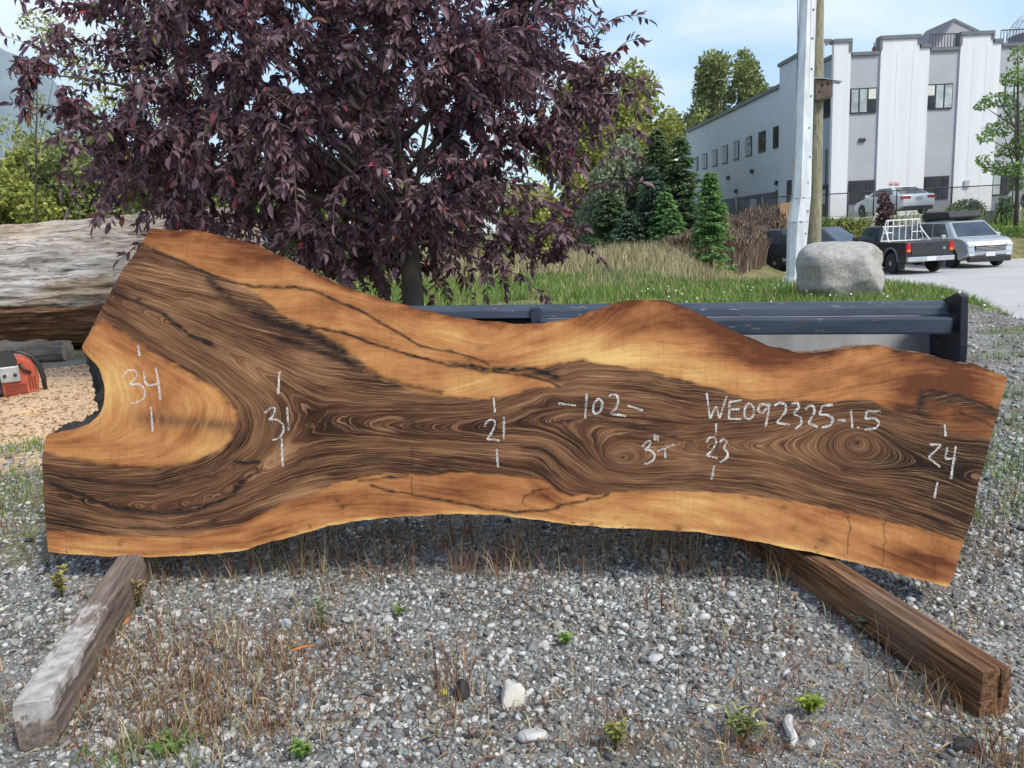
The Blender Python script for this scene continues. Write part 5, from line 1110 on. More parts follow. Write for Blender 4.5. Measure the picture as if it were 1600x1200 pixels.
# ------------------------------------------------------------------ vehicles
TYRE = mat('tyre_rubber', (.018, .018, .018), .85, .3, 30); RIM = mat('alloy_rim', (.35, .35, .36), .35, .2, 9, metal=.5); DRIM = mat('black_rim', (.03, .03, .03), .4, .2, 9)
GLS = glass('car_glass', (.045, .06, .07), .06, .8); BLKP = mat('black_trim', (.02, .02, .021), .55, .3, 9); CHR = mat('chrome_trim', (.62, .63, .64), .2, .1, 5, metal=.8)
REDL = mat('red_lamp', (.42, .012, .012), .2, .3, 20); ORL = mat('orange_lamp', (.7, .22, .04), .25, .2, 20); WHL = mat('clear_lamp', (.62, .64, .66), .12, .2, 20); PLT = mat('plate_white', (.68, .70, .74), .5, .08, 20)
def arch(cx, r, zb, n=9):
    return [(cx + r * math.cos(a), zb + r * math.sin(a) * .98) for a in np.linspace(0, math.pi, n)]
def vehicle(name, label, px, py, zgr, head, L, W, upper, wheels, rw, cabin, paint, group, spec):
    # local: +x forward, +y left, z up. head: direction of travel, clockwise degrees from +y
    p = at(px, py, spec['d']) if 'd' in spec else atz(px, py, zgr); root = thing(name, label, spec.get('cat', 'car'), (p.x, p.y, zgr + .02), math.pi / 2 - R(head), group, local=True)
    zb = spec.get('zb', .24); ra = rw * 1.17
    poly = [(x, z) for x, z in upper]
    for cx in wheels: pass
    bot = []
    for cx in sorted(wheels, reverse=True): bot += [(cx + ra, zb)] + arch(cx, ra, zb + .06)[1:-1] + [(cx - ra, zb)]
    P3 = [(x, -W / 2, z) for x, z in poly + bot]
    mb = MB().prism(P3, (0, W, 0)); nose = spec.get('taper', .10)
    mb.v = [(x, y * (1 - nose * min(1, abs(x) / (L / 2)) ** 5) * (1 - .05 * max(0, (z - .75))), z) for x, y, z in mb.v]
    body = mb.build('body', paint, root, bevel=.075, seg=3); soften(body)
    xb0, xb1, xr0, xr1, zbelt, zroof, wb, wr = cabin
    bl = [(xb0, wb), (xb1, wb), (xb1, -wb), (xb0, -wb)]; rl = [(xr0, wr), (xr1, wr), (xr1, -wr), (xr0, -wr)]
    cv_ = [Vector((x, y, zbelt)) for x, y in bl] + [Vector((x, y, zroof)) for x, y in rl]
    soften(MB().add(cv_, [(3, 2, 1, 0), (4, 5, 6, 7), (0, 1, 5, 4), (1, 2, 6, 5), (2, 3, 7, 6), (3, 0, 4, 7)]).build('roof', paint, root, bevel=.07, seg=3))
    def pane(nm, a, b_, c, d, u0=.06, u1=.94, v0=.08, v1=.90, m=GLS, thick=.012):
        A_, B_, C_, D_ = (cv_[i] for i in (a, b_, c, d)); f = lambda u, v: (A_.lerp(B_, u)).lerp(D_.lerp(C_, u), v)
        n_ = (B_ - A_).cross(D_ - A_).normalized(); ctr = sum(cv_, Vector()) / 8
        if n_.dot(f(.5, .5) - ctr) < 0: n_ = -n_
        q = [f(u0, v0) + n_ * thick, f(u1, v0) + n_ * thick, f(u1, v1) + n_ * thick, f(u0, v1) + n_ * thick]
        return MB().prism(q, -n_ * (thick + .02)).build(nm, m, root)
    pane('windshield', 1, 2, 6, 5); pane('rear_window', 3, 0, 4, 7, v0=.12)
    for a, b_, c, d in ((0, 1, 5, 4), (3, 2, 6, 7)):
        cuts = spec.get('cuts', [.05, .36, .68, .95])
        for i in range(len(cuts) - 1): pane('side_window', a, b_, c, d, cuts[i] + .012, cuts[i + 1] - .012)
    for cx in wheels:
        for s in (-1, 1):
            wy = s * (W / 2 - .12)
            wo = MB().lathe((cx, wy, rw), [(rw * .62, -.11), (rw * .93, -.11), (rw, -.07), (rw, .07), (rw * .93, .11), (rw * .62, .11)], 24, Vector((0, s, 0))).build('wheel', TYRE, root, smooth=False)
            MB().lathe((cx, wy, rw), [(rw * .60, .06), (rw * .60, .105), (rw * .45, .098), (rw * .2, .112)], 20, Vector((0, s, 0))).build('rim', spec.get('rim', RIM), wo)
            if spec.get('rim', RIM) is RIM:
                for k in range(5):
                    a = 2 * math.pi * k / 5; c = Vector((cx + rw * .38 * math.cos(a), wy + s * .1085, rw + rw * .38 * math.sin(a)))
    return root
def lb(root, nm, m, x0, x1, y0, y1, z0, z1, bevel=.012, label=None):
    o = MB().box(x0, x1, y0, y1, z0, z1).build(nm, m, root, bevel=bevel)
    if label: o['label'] = label
    return o
def paintm(name, col, metal=.35, rough=.35): return mat(name, col, rough, .08, 1.5, metal=metal, coat=.4)
VG = 'vehicles parked in the lot'
# black pickup seen from behind
pk = vehicle('pickup_truck', 'black pickup truck with a white ladder rack behind its cab', 1391, 424, LOTZ, 356, 4.75, 1.74,
    [(-2.35, .46), (-2.35, 1.10), (-.55, 1.10), (-.52, 1.12), (1.05, 1.10), (1.2, 1.08), (2.2, .97), (2.36, .86), (2.38, .40)], (-1.45, 1.5), .37,
    (-.5, 1.1, -.42, .62, 1.10, 1.68, .80, .66), paintm('black_paint', (.016, .017, .019), .1, .35), VG, dict(cat='pickup', cuts=[.06, .38, .92], zb=.38, taper=.03, rim=RIM))
lb(pk, 'bed_liner', BLKP, -2.25, -.62, -.72, .72, 1.10, 1.106, 0)
lb(pk, 'tailgate', paintm('black_tailgate', (.022, .023, .025), .1, .4), -2.385, -2.355, -.66, .66, .66, 1.095, .012)
lb(pk, 'tailgate_handle', BLKP, -2.40, -2.386, -.11, .11, .99, 1.04, .004)
lb(pk, 'rear_bumper', CHR, -2.47, -2.35, -.84, .84, .44, .60, .02)
lb(pk, 'number_plate', PLT, -2.482, -2.472, -.17, .17, .45, .60, .003)
MB().lathe((-2.386, -.50, .86), [(.05, 0), (.05, .006)], 16, Vector((-1, 0, 0))).build('oval_badge', mat('badge_silver_blue', (.30, .36, .50), .3, .2, 40, metal=.5), pk)
for s in (-1, 1):
    tl = lb(pk, 'tail_light', REDL, -2.385, -2.3, s * .68 if s > 0 else -.85, .85 if s > 0 else -.68, .76, 1.06, .012); lb(pk, 'indicator', ORL, -2.39, -2.384, min(s * .70, s * .83), max(s * .70, s * .83), .78, .86, .002)
    lb(pk, 'mud_flap', BLKP, -1.95, -1.93, min(s * .62, s * .86), max(s * .62, s * .86), .16, .50, .004)
    MB().tube([(-1.45 + .47 * math.cos(a), s * .875, .44 + .47 * math.sin(a)) for a in np.linspace(0, math.pi, 11)], .035, 6).build('fender_flare', mat('grey_flare', (.13, .13, .135), .6, .2, 9), pk)
    lb(pk, 'mirror', BLKP, .72, .82, min(s * .90, s * 1.08), max(s * .90, s * 1.08), 1.12, 1.30, .02)
WHT = mat('white_tube', (.74, .74, .71), .45, .08, 5); mb = MB()
x_ = -.68; 
for pth in ([(x_, .80, 1.11), (x_, .62, 1.86), (x_, -.62, 1.86), (x_, -.80, 1.11), (x_, .80, 1.13)],): mb.tube([Vector(q) for q in pth], .028, 6)
for y in (-.56, -.36, -.12, .12, .36, .56): mb.tube([(x_, y, 1.13), (x_, y, 1.85)], .022, 6)
for s in (-1, 1): mb.tube([(x_, s * .74, 1.42), (x_, s * .38, 1.42)], .02, 6); mb.tube([(x_, s * .74, 1.13), (x_ - .5, s * .76, 1.11)], .022, 6); mb.tube([(x_, s * .66, 1.6), (x_ - .45, s * .76, 1.12)], .022, 6)
mb.build('ladder_rack', WHT, pk)
# silver crossover, front towards us
sv = vehicle('silver_crossover', 'silver crossover with a flat black roof box', 1491, 415, LOTZ, 182, 4.65, 1.84,
    [(-2.30, .50), (-2.32, .80), (-2.24, 1.02), (-1.9, 1.10), (.9, 1.12), (1.4, 1.12), (1.95, 1.06), (2.2, .97), (2.30, .82), (2.35, .62), (2.34, .44)], (-1.35, 1.38), .36,
    (-2.15, 1.55, -1.80, .70, 1.08, 1.69, .85, .66), paintm('silver_paint', (.50, .52, .54), .45, .3), VG, dict(zb=.26, taper=.13, rim=DRIM, cuts=[.05, .25, .55, .88]))
lb(sv, 'lower_bumper', BLKP, 2.20, 2.37, -.74, .74, .22, .42, .03)
lb(sv, 'grille', BLKP, 2.26, 2.362, -.55, .55, .60, .82, .02)
for z in (.63, .68, .73, .79): lb(sv, 'grille_bar', CHR, 2.355, 2.376, -.53, .53, z, z + .018, .003)
lb(sv, 'gold_emblem', mat('gold_emblem', (.60, .42, .10), .3, .1, 20, metal=.6), 2.377, 2.387, -.10, .10, .735, .775, .004)
lb(sv, 'number_plate', PLT, 2.372, 2.382, -.17, .17, .42, .56, .003)
for s in (-1, 1):
    lb(sv, 'headlight', WHL, 2.10, 2.345, min(s * .57, s * .80), max(s * .57, s * .80), .76, .87, .03)
    lb(sv, 'fog_light', WHL, 2.20, 2.352, min(s * .56, s * .74), max(s * .56, s * .74), .44, .52, .01)
    lb(sv, 'mirror', paintm('silver_mirror', (.48, .50, .52)), .92, 1.06, min(s * .92, s * 1.08), max(s * .92, s * 1.08), 1.06, 1.22, .03)
    MB().tube([(-1.6, s * .60, 1.66), (-1.0, s * .6, 1.71), (.0, s * .6, 1.70), (.3, s * .6, 1.66)], .018, 6).build('roof_rail', BLKP, sv, smooth=True)
rb = thing('roof_box', 'flat black soft roof box on top of the silver crossover', 'roof box', sv.location + Vector((0, 0, 1.79)), sv.rotation_euler.z, local=True)
MB().prism([(-1.45, -.60, .0), (.55, -.60, .0), (.62, -.60, .07), (.45, -.60, .27), (-1.40, -.60, .29), (-1.5, -.60, .16)], (0, 1.2, 0)).build('case', mat('black_canvas', (.03, .031, .034), .75, .4, 8), rb, bevel=.05)
for x in (-1.1, .15): lb(rb, 'crossbar', BLKP, x, x + .06, -.68, .68, -.06, -.002, .01)
# dark van mostly behind the boulder
vn_ = vehicle('minivan', 'dark blue minivan half hidden behind the boulder and metal pole', 1277, 423, LOTZ, 146, 4.7, 1.85,
    [(-2.32, .50), (-2.34, .95), (-2.25, 1.08), (1.0, 1.06), (1.3, 1.02), (2.0, .86), (2.28, .70), (2.34, .45)], (-1.4, 1.4), .34,
    (-2.25, 1.5, -2.05, .55, 1.05, 1.72, .86, .68), paintm('dark_blue_paint', (.035, .045, .06), .3, .35), VG, dict(cat='van', zb=.24, cuts=[.04, .30, .60, .90]))
lb(vn_, 'side_moulding', mat('silver_moulding', (.35, .37, .38), .5, .1, 6), -1.0, 1.0, -.945, -.925, .42, .54, .006)
for s in (-1, 1):
    lb(vn_, 'headlight', WHL, 2.12, 2.27, min(s * .5, s * .82), max(s * .5, s * .82), .66, .78, .02); lb(vn_, 'tail_light', REDL, -2.36, -2.27, min(s * .74, s * .88), max(s * .74, s * .88), .70, 1.05, .02)
# white sedan on the upper lot
sd_ = vehicle('white_sedan', 'white sedan parked above the block wall in front of the building', 1394, 327, UPZ, 357, 4.85, 1.86,
    [(-2.38, .42), (-2.42, .78), (-2.36, 1.00), (-1.75, 1.05), (1.0, 1.0), (1.3, .95), (2.1, .80), (2.38, .64), (2.42, .36)], (-1.4, 1.43), .34,
    (-2.0, 1.35, -1.0, .35, 1.0, 1.45, .84, .60), paintm('white_paint', (.78, .79, .80), .0, .3), 'vehicles parked above the block wall', dict(zb=.22, taper=.12, cuts=[.12, .30, .56, .86], d=40.5))
for s in (-1, 1):
    MB().prism([(-2.30, s * .42, .80), (-2.30, s * .88, .78), (-2.26, s * .90, .92), (-2.33, s * .44, .93)], (-.12, 0, 0)).build('tail_light', REDL, sd_, bevel=.01)
    lb(sd_, 'mirror', paintm('white_mirror', (.68, .69, .7), .1), .75, .88, min(s * .92, s * 1.06), max(s * .92, s * 1.06), 1.0, 1.14, .03)
lb(sd_, 'lower_bumper', BLKP, -2.43, -2.30, -.72, .72, .24, .44, .03)
lb(sd_, 'number_plate', mat('plate_grey', (.45, .47, .5), .5, .1, 30), -2.44, -2.43, -.16, .16, .74, .88, .003)
r_ = vehicle('silver_hatchback', 'silver hatchback cut off by the right edge, parked above the block wall', 1618, 322, UPZ, 20, 4.4, 1.8,
    [(-2.15, .45), (-2.2, .85), (-2.1, 1.05), (1.0, 1.0), (1.3, .95), (2.0, .8), (2.2, .5)], (-1.3, 1.35), .34,
    (-2.0, 1.3, -1.7, .3, 1.0, 1.55, .84, .62), paintm('silver_hatch_paint', (.42, .44, .46), .4, .3), 'vehicles parked above the block wall', dict(zb=.24, d=39.5))
for s in (-1, 1): lb(r_, 'tail_light', REDL, -2.22, -2.1, min(s * .62, s * .88), max(s * .62, s * .88), .78, 1.05, .02)

# ------------------------------------------------------------------ white building
def building():
    bang = R(2.3); fx_ = Vector((math.cos(bang), math.sin(bang), 0)); gy_ = Vector((-math.sin(bang), math.cos(bang), 0))
    B0_ = at(1298, 330, 44); B0_.z = UPZ
    root = thing('white_building', 'white and grey panelled three storey building with a long windowed left wing', 'building', B0_, bang, local=True)
    def fac(px, py): q = onplane(px, py, B0_, gy_) - B0_; return q.dot(fx_), q.z
    def lw(px, py): q = onplane(px, py, B0_, fx_) - B0_; return q.dot(gy_), q.z
    white = mat('white_wall_panel', (.66, .68, .69), .65, .05, 1.2, stretch=(2, 2, .15)); grey = mat('grey_wall_panel', (.36, .375, .40), .65, .06, 1.0); dgrey = mat('dark_grey_trim', (.13, .135, .145), .6, .1, 2); navy = mat('dark_blue_base', (.07, .085, .12), .6, .1, 2)
    frm = mat('black_window_frame', (.025, .028, .03), .5, .2, 6); gls = glass('window_glass', (.022, .028, .033), .08, .25); gl2 = glass('pale_window_glass', (.34, .38, .37), .1)
    s = lambda px, py=180: fac(px, py)[0]
    z = lambda px, py: fac(px, py)[1]
    W = 30.0; t1 = lw(1218, 134)[0]; t2 = lw(1060, 215)[0]; hw1 = lw(1218, 80)[1] if False else None
    zt = lambda px, py: lw(px, py)[1]
    zl = lw(1218.5, 134.8)[1]; zl2 = lw(1061, 213)[1]; zp = lw(1220, 104)[1]; zmain = z(1345, 88)
    lwm = mat('shaded_wing_wall', (.50, .55, .62), .7, .05, 1)  # white wall of wing and pilaster, its shade put in as a darker, bluer colour
    # solid cores
    MB().box(.12, W, .12, t1, 0, zmain - .15).build('wall', white, root)
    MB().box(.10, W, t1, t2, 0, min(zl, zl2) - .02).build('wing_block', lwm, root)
    # front columns and grey panels
    def colm(x0, x1, top, nm='white_column', m=white, y0=-.14, y1=.12, zb=0.0, step=None):
        MB().box(x0, x1, y0, y1, zb, top).build(nm, m, root)
    c1a, c1b = s(1299), s(1325); g1b = s(1371); c2b, c2s = s(1446), s(1430); g2b = s(1493); c3b, c3s = s(1555), s(1542); g3b = s(1602)
    ztop1, ztop2, ztop3 = z(1312, 68), z(1400, 62), z(1520, 56)
    z2s, z3s = z(1438, 76), z(1550, 68); zg1, zg2, zg3 = z(1348, 87), z(1470, 80), z(1580, 73)
    colm(c1a, c1b, ztop1); colm(g1b, c2s, ztop2); colm(c2s, c2b, z2s); colm(g2b, c3s, ztop3); colm(c3s, c3b, z3s)
    c4b = g3b + (c3b - g2b); colm(g3b, c4b, ztop3); colm(c4b + (g2b - c2b), W, ztop3)
    grs = [(c1b, g1b, zg1), (c2b, g2b, zg2), (c3b, g3b, zg3), (c4b, c4b + (g2b - c2b), zg3)]
    for a, b_, top in grs: MB().box(a, b_, -.04, .12, 0, top).build('grey_panel', grey, root)
    # coping
    def cop(a, b_, zz): MB().box(a - .05, b_ + .05, -.22, .35, zz + .002, zz + .20).build('coping', dgrey, root)
    cop(c1a, c1b, ztop1); cop(g1b, c2s, ztop2); cop(g2b, c3s, ztop3); cop(g3b, c4b, ztop3)
    for a, b_, zz in ((c2s + .06, c2b, z2s), (c3s + .06, c3b, z3s)): MB().box(a, b_ + .05, -.22, .35, zz + .002, zz + .2).build('coping', dgrey, root)
    for a, b_, zz in grs: MB().box(a + .06, b_ - .06, -.16, .35, zz + .002, zz + .18).build('coping', dgrey, root)
    for a, z0_, z1_ in ((c1b, zg1, ztop1), (g1b, zg1, ztop2), (c2s, z2s, ztop2), (g2b, zg2, ztop3), (c3s, z3s, ztop3)):
        MB().box(a - .09, a + .055, -.20, .33, z0_ + .21, z1_ - .0).build('corner_trim', dgrey, root)
    # vertical panel joints on the white columns
    jm = mat('joint_grey', (.58, .60, .61), .7, .05, 3)
    for a, b_, top in ((g1b, c2b, z2s), (g2b, c3b, z3s)):
        for f in (.33, .66): MB().box(a + (b_ - a) * f - .015, a + (b_ - a) * f + .015, -.146, -.13, .0, top - .1).build('panel_joint', jm, root)
    # front windows
    def win(x0, x1, z0, z1, y, cuts, split=None, tilt=None, light=()):
        fo = MB().box(x0, x1, y - .05, y + .06, z0, z1).build('window', frm, root); n_ = len(cuts) - 1
        for i in range(n_):
            a, b_ = x0 + (x1 - x0) * cuts[i] + .05, x0 + (x1 - x0) * cuts[i + 1] - .05
            if split == i:
                zm = z0 + (z1 - z0) * .52
                MB().box(a, b_, y - .07, y - .051, z0 + .07, zm - .05).build('pane', gl2 if i in light else gls, fo); MB().box(a, b_, y - .07, y - .051, zm + .05, z1 - .07).build('pane', mat('bright_blind', (.62, .62, .55), .5, .05, 3) if split is not None else gls, fo)
            else: MB().box(a, b_, y - .07, y - .051, z0 + .07, z1 - .07).build('pane', gl2 if i in light else gls, fo)
    def fwin(px0, px1, py0, py1, **k):
        x0, x1 = s((px0 + 0), (py0 + py1) / 2), s(px1, (py0 + py1) / 2); pc = (px0 + px1) / 2; win(x0 + .05, x1 - .05, z(pc, py1), z(pc, py0), -.06, **k)
    fwin(1326, 1369.5, 138, 177.5, cuts=[0, .32, .65, 1], split=2, light=(0, 1)); fwin(1445, 1488, 131.5, 171, cuts=[0, .32, .66, 1], split=0, light=(1, 2)); fwin(1553, 1597, 126, 166, cuts=[0, .32, .66, 1], split=0, light=(0, 1, 2))
    fwin(1323.5, 1366, 282, 318, cuts=[0, .3, .62, 1]); fwin(1440.5, 1482, 275.5, 312, cuts=[0, .36, .68, 1]); fwin(1547, 1590, 268, 305, cuts=[0, .33, .66, 1], light=(0,))
    for px0, px1, py in ((1323, 1366, 319), (1440, 1482, 313), (1546, 1590, 306)):
        MB().box(s(px0, py) + .02, s(px1, py) - .02, -.075, -.041, 0, z((px0 + px1) / 2, py)).build('plinth', mat('plinth_grey', (.19, .20, .23), .7, .1, 2), root)
    x, zz = fac(1346, 219); MB().box(x - .18, x + .18, -.16, -.041, zz - .09, zz + .09).build('wall_light', frm, root, bevel=.02)
    redm = mat('red_sign', (.45, .10, .10), .5, .1, 9); wm_ = mat('white_mark', (.75, .75, .75), .6, .05, 9)
    for px in (1390.5, 1399):
        x, zz = fac(px, 287.5); so_ = MB().box(x - .12, x + .12, -.165, -.147, zz - .075, zz + .075).build('red_sign', redm, root); MB().box(x - .10, x + .10, -.17, -.1655, zz - .012, zz + .022).build('white_mark', wm_, so_)
    x, zz = fac(1507, 288); MB().box(x - .15, x + .15, -.23, -.147, zz - .2, zz + .2).build('vent_box', grey, root, bevel=.01)
    # left wing face (plane x = .10), windows, base band, doors, lights
    def lbox(nm, m, px0, px1, py0, py1, x0, x1, par=None):
        ta, zb_ = lw(px0, py1); tb_, zt_ = lw(px1, py0); return MB().box(x0, x1, min(ta, tb_), max(ta, tb_), min(zb_, zt_), max(zb_, zt_)).build(nm, m, par or root)
    C3 = lambda x, y: (1040 + x / 4.286, 80 + y / 4.286)
    for xa, xb_, ya, yb in ((196, 212, 705, 798), (240, 271, 680, 785), (305, 338, 655, 768), (372, 408, 625, 748), (447, 485, 597, 723), (528, 570, 565, 698), (615, 662, 528, 670), (713, 762, 492, 640)):
        (ta, za), (tb_, zb_) = lw(*C3(xb_, ya)), lw(*C3(xb_, yb)); ta2 = lw(*C3(xa, (ya + yb) / 2))[0]
        f0_ = MB().box(.04, .13, min(ta, ta2), max(ta, ta2), 0, 0) if False else None
        lo, hi = min(ta, ta2), max(ta, ta2); fo = MB().box(.05, .14, lo, hi, zb_, za).build('window', frm, root); md = (lo + hi) / 2
        for a, b_ in ((lo + .08, md - .04), (md + .04, hi - .08)): MB().box(.035, .049, a, b_, zb_ + .08, za - .08).build('pane', gls, fo)
    zb2 = lw(1217, 298.6)[1]; MB().box(.03, .0995, t1 + .02, t2 - .05, 0, zb2).build('base_band', navy, root)
    MB().box(-.05, .5, t1, t2, min(zl, zl2) - .018, min(zl, zl2) + .22).build('wing_coping', dgrey, root)
    for xa, ya in ((417, 848), (470, 937), (577, 805), (743, 882)):
        tq, zq = lw(*C3(xa, ya)); MB().box(-.12, .099, tq - .15, tq + .15, zq - .14, zq + .14).build('wall_light', frm, root, bevel=.02)
    for xa, xb_ in ((460, 487), (735, 760)):
        ta, tb_ = lw(*C3(xa, 1000))[0], lw(*C3(xb_, 1000))[0]; MB().box(-.0, .0299, min(ta, tb_), max(ta, tb_), 0, zb2 + (.1 if xa > 700 else -.3)).build('door', frm, root)
    ta, zq = lw(*C3(596, 1030)); MB().box(-.22, .029, ta - .35, ta + .35, zq - .5, zq + .5).build('utility_meter', grey, root, bevel=.03)
    # taller pilaster next to the corner and the grey strip
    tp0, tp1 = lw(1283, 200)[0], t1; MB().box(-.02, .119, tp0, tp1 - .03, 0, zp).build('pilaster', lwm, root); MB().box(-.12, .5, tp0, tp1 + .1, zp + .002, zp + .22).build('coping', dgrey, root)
    MB().box(.04, .119, .125, tp0 - .005, 0, zg1).build('grey_strip', mat('grey_strip_panel', (.30, .33, .38), .7, .06, 1), root); MB().box(-.04, .4, .36, tp0 - .01, zg1 + .002, zg1 + .2).build('coping', dgrey, root)
    td0, td1 = lw(*C3(845, 1000))[0], lw(*C3(815, 1000))[0]; MB().box(-.06, -.021, td0, td1, 0, 2.6).build('door', frm, root)
    (ta, za), (tb_, zb_) = lw(1298, 150), lw(1286, 186); fo = MB().box(-.0, .039, ta, tb_, zb_, za).build('window', frm, root); MB().box(-.015, -.001, ta + .1, tb_ - .1, zb_ + .1, za - .1).build('pane', gls, fo)
    (ta, za), (tb_, _) = lw(1296, 288), lw(1286, 288); el = MB().box(-.10, .039, ta, tb_, 0, za).build('electrical_panel', frm, root)
    for i in range(3): MB().box(-.16, -.101, ta + .25 + i * .7, ta + .75 + i * .7, .9, 1.7).build('meter_box', grey, el, bevel=.04)
    MB().tube([(-.05, (ta + tb_) / 2, za), (-.05, (ta + tb_) / 2, za + 2.0)], .05, 6).build('conduit', dgrey, root)
    # roof slab, railings
    rl = mat('black_railing', (.02, .02, .022), .5, .2, 9)
    def railing(a, b_, zz, h=.95, y=.1):
        mb = MB(); mb.box(a, b_, y - .03, y + .03, zz + h - .05, zz + h); mb.box(a, b_, y - .02, y + .02, zz + .22, zz + .26)
        n_ = int((b_ - a) / .16)
        for i in range(n_ + 1): xx = a + (b_ - a) * i / n_; mb.box(xx - .014, xx + .014, y - .014, y + .014, zz + .27, zz + h - .06)
        mb.build('roof_railing', rl, root)
    railing(c2b + .1, g2b - .1, zg2 - .02); railing(c3b + .1, g3b - .1, zg3 - .02)
    # things standing on the roof
    x = (at(1449, 60, 49) - B0_).dot(fx_) + .9; zr = zmain - .15
    y0 = 4.0; pv = thing('roof_pavilion', 'grey gabled roof shelter on the flat roof of the white building', 'pavilion', B0_ + fx_ * x + gy_ * y0 + Vector((0, 0, zr)), bang, local=True)
    kx = (44 + y0) / F; ztp = at(1449, 42, 44 + y0).z - UPZ - zr
    MB().prism([(-.9, 0, ztp), (1.55, 0, ztp - 1.15), (1.55, 0, ztp - 1.32), (-.9, 0, ztp - .17), (-2.1, 0, ztp - 1.75), (-2.2, 0, ztp - 1.6)], (0, 3, 0)).build('roof', dgrey, pv)
    MB().prism([(-.9, .05, ztp - .175), (1.5, .05, ztp - 1.31), (1.5, .05, ztp - 1.7), (-2.0, .05, ztp - 1.7)], (0, .06, 0)).build('gable', mat('gable_grey', (.30, .31, .31), .7, .08, 2), pv)
    for xx in (-1.9, 1.4):
        for yy in (.1, 2.8): MB().box(xx - .06, xx + .06, yy, yy + .12, 0, ztp - 1.69).build('post', dgrey, pv)
    x = (at(1344, 80, 45.3) - B0_).dot(fx_); ov_ = thing('roof_heater', 'brown box with two bent white sheets on the roof edge of the white building', 'heater', B0_ + fx_ * x + gy_ * .6 + Vector((0, 0, zr)), bang, local=True)
    bs = zg1 - zr + .15
    MB().box(-.33, .33, -.2, .4, 0, bs + .45).build('box', mat('rusty_brown', (.28, .13, .07), .8, .3, 5), ov_, bevel=.02)
    for sx0 in (-1, 1): MB().tube([(sx0 * .40, 0, bs * .5), (sx0 * .40, 0, bs + .62)], .03, 6).build('post', frm, ov_)
    MB().tube([(-.40 + .05, 0, bs + .70), (-.1, 0, bs + .62), (.25, 0, bs + .66), (.62, 0, bs + .74)], .05, 6).build('bent_sheet', mat('white_sheet', (.66, .68, .7), .5, .06, 4), ov_)
    # transparent dome
    x = (at(1588, 60, 48.4) - B0_).dot(fx_) - .3; R_ = 46 * 48 / F * 1.0; dm = thing('roof_dome', 'clear plastic garden dome on the roof at the right edge', 'dome', B0_ + fx_ * (x + .3) + gy_ * 3.5 + Vector((0, 0, zr)), bang, local=True)
    zc = at(1588, 66, 48).z - UPZ - zr; mb = MB(); n_ = 10
    for i in range(n_):
        a = 2 * math.pi * i / n_; mb.tube([(R_ * math.cos(a) * math.cos(e), R_ * math.sin(a) * math.cos(e), zc + R_ * .85 * math.sin(e)) for e in np.linspace(0, math.pi / 2, 9)], .03, 5)
    for e in (.0, .5, 1.0): mb.tube([(R_ * math.cos(a) * math.cos(e), R_ * math.sin(a) * math.cos(e), zc + R_ * .85 * math.sin(e)) for a in np.linspace(0, 2 * math.pi, 31)], .025, 5)
    mb.build('frame', mat('dome_tube', (.55, .57, .58), .5, .05, 4), dm)
    mtd, t, b = new_mat('dome_film'); b.inputs['Base Color'].default_value = (.75, .8, .82, 1); b.inputs['Roughness'].default_value = .15; o_ = t.nodes['Material Output']; tr = nd(t, 'ShaderNodeBsdfTransparent'); ms = nd(t, 'ShaderNodeMixShader'); ms.inputs[0].default_value = .16
    t.links.new(tr.outputs[0], ms.inputs[1]); t.links.new(b.outputs[0], ms.inputs[2]); t.links.new(ms.outputs[0], o_.inputs[0])
    mb = MB(); mb.lathe((0, 0, zc), [(R_ * .985 * math.cos(e), R_ * .985 * .85 * math.sin(e)) for e in np.linspace(0, 1.5, 9)], 24); mb.build('film', mtd, dm, smooth=True)
    MB().lathe((0, 0, 0), [(R_ * .99, 0), (R_ * .99, zc)], 20).build('base_ring', dgrey, dm)
building()

# ------------------------------------------------------------------ block wall and fence
conc = mat('block_concrete', (.42, .40, .37), .9, .2, 2.5, bmp=.3, detail=6)
WY = 36.9
def blocks(row, xs, z0, h, y):
    for i, (xa, xb_, lab) in enumerate(xs):
        o = MB().box(xa + .012, xb_ - .012, y, y + .75, z0, z0 + h).build('concrete_block', conc, bevel=.03, loc=((xa + xb_) / 2, y, z0)); tag(o, lab, 'concrete block', 'concrete blocks of the retaining wall')
xw = lambda px: at(px, 335, WY / math.cos(PITCH)).x
def pxs(l): return [xw(p) for p in l]
tp = pxs([1296, 1340, 1388, 1427, 1472, 1524, 1575, 1626, 1677]); tl_ = ['top row concrete block half hidden by weeds near the wooden pole', 'top row concrete block under the front of the white sedan', 'top row concrete block behind the dark red shrub', 'top row concrete block under the tail of the white sedan', 'top row concrete block below the grey green rounded shrub', 'top row concrete block between the grey green and dark green shrubs', 'top row concrete block behind the young tree trunk', 'top row concrete block at the right edge of the photo']
blocks(0, [(tp[i], tp[i + 1], tl_[i]) for i in range(8)], .17, .72, WY)
bt_ = pxs([1362, 1410, 1450, 1498, 1550, 1600]); bl_ = ['lower row concrete block behind the pickup rack', 'lower row concrete block between the pickup and the crossover', 'lower row concrete block behind the black roof box', 'lower row concrete block right of the black roof box', 'lower row concrete block at the foot of the young tree']
blocks(1, [(bt_[i], bt_[i + 1], bl_[i]) for i in range(5)], -.56, .72, WY - .12)
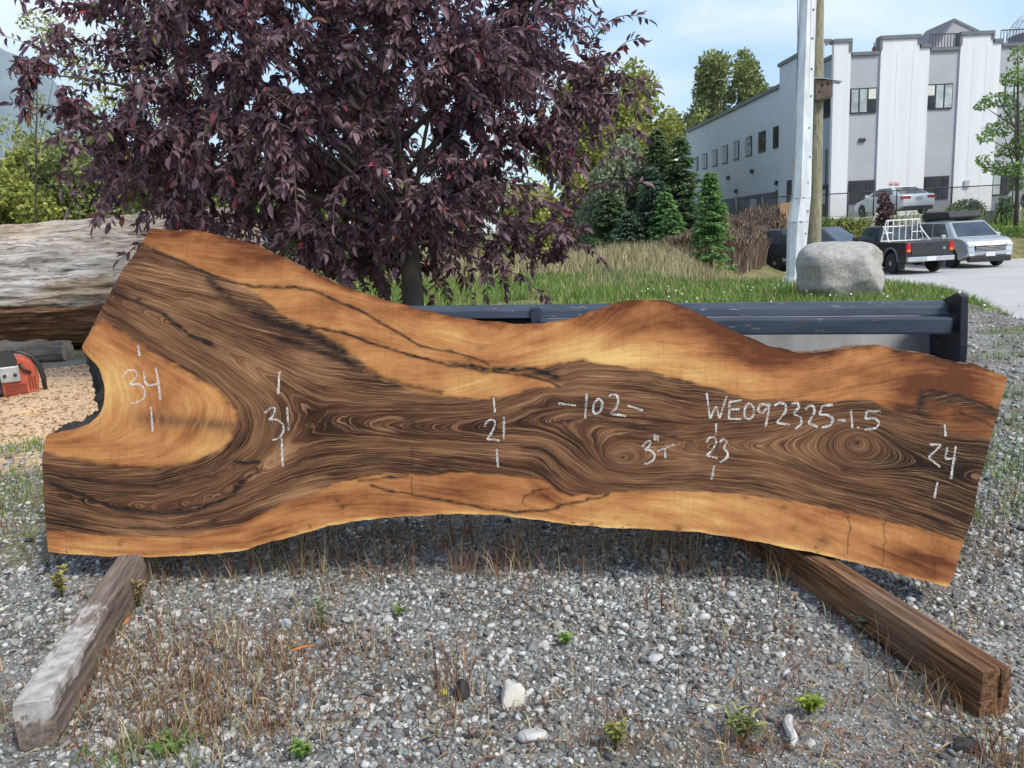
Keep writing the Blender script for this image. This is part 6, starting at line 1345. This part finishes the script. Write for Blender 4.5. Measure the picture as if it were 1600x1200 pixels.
def fence():
    fm = mat('black_fence_tube', (.022, .022, .025), .5, .2, 6); zb_ = .90; y = WY + .45
    pts = [xw(p) for p in (1140, 1180, 1222, 1266, 1311, 1350, 1385, 1469, 1562, 1650)]; H_ = 1.15
    root = thing('railing_fence', 'thin black pipe fence running along the top of the block wall', 'fence', (pts[4], y, .89))
    for x in pts: MB().tube([(x, y, .75), (x, y, .9 + H_ + .05)], .032, 8).build('post', fm, root, smooth=True)
    MB().tube([(pts[0], y, .9 + H_), (pts[-1], y, .9 + H_)], .024, 8).build('top_rail', fm, root, smooth=True)
    MB().tube([(pts[0], y, .98), (pts[-1], y, .98)], .010, 6).build('bottom_wire', fm, root, smooth=True)
    mb = MB(); zz0, zz1 = .99, .9 + H_ - .03; h = zz1 - zz0; x = pts[0]
    while x < pts[-1] - h:
        mb.tube([(x, y, zz0), (x + h, y, zz1)], .0022, 3, cap=False); mb.tube([(x + h, y + .004, zz0), (x, y + .004, zz1)], .0022, 3, cap=False); x += .075
    mb.build('wire_mesh', mat('fence_wire', (.10, .10, .11), .6, .2, 6), root)
fence()
p = at(1230, 325, 34); MB_ = MB()
o = thing('wooden_crate', 'small tan slatted wooden crate beside the reeds near the metal pole', 'crate', (p.x, p.y, zgf(p.x, p.y)))
k = 34 / F; 
for i in range(5): MB().box(p.x - .30 + i * .12, p.x - .20 + i * .12, p.y, p.y + .03, zgf(p.x, p.y), p.z + .25 * (1 if i % 2 else .9)).build('slat', mat('tan_slat', (.36, .22, .12), .8, .2, 7), o)
for z_ in (.35, .75): MB().box(p.x - .32, p.x + .30, p.y + .031, p.y + .06, zgf(p.x, p.y) + z_ * (p.z - zgf(p.x, p.y)), zgf(p.x, p.y) + z_ * (p.z - zgf(p.x, p.y)) + .1).build('rail', mat('tan_rail', (.32, .20, .11), .8, .2, 7), o)

# ------------------------------------------------------------------ haze
hz = MB().box(-7600, 7600, -7600, 7600, -4.5, 1330).build('haze', None); mth_ = bpy.data.materials.new('haze_air'); mth_.use_nodes = True; t = mth_.node_tree; t.nodes.clear()
o_ = t.nodes.new('ShaderNodeOutputMaterial'); pv_ = t.nodes.new('ShaderNodeVolumePrincipled'); pv_.inputs['Color'].default_value = (.80, .90, 1, 1); pv_.inputs['Density'].default_value = 1.3e-4; pv_.inputs['Anisotropy'].default_value = 0.2
t.links.new(pv_.outputs[0], o_.inputs['Volume']); hz.data.materials.append(mth_); tag(hz, 'thin blue air between the yard and the mountain', 'haze', kind='stuff')
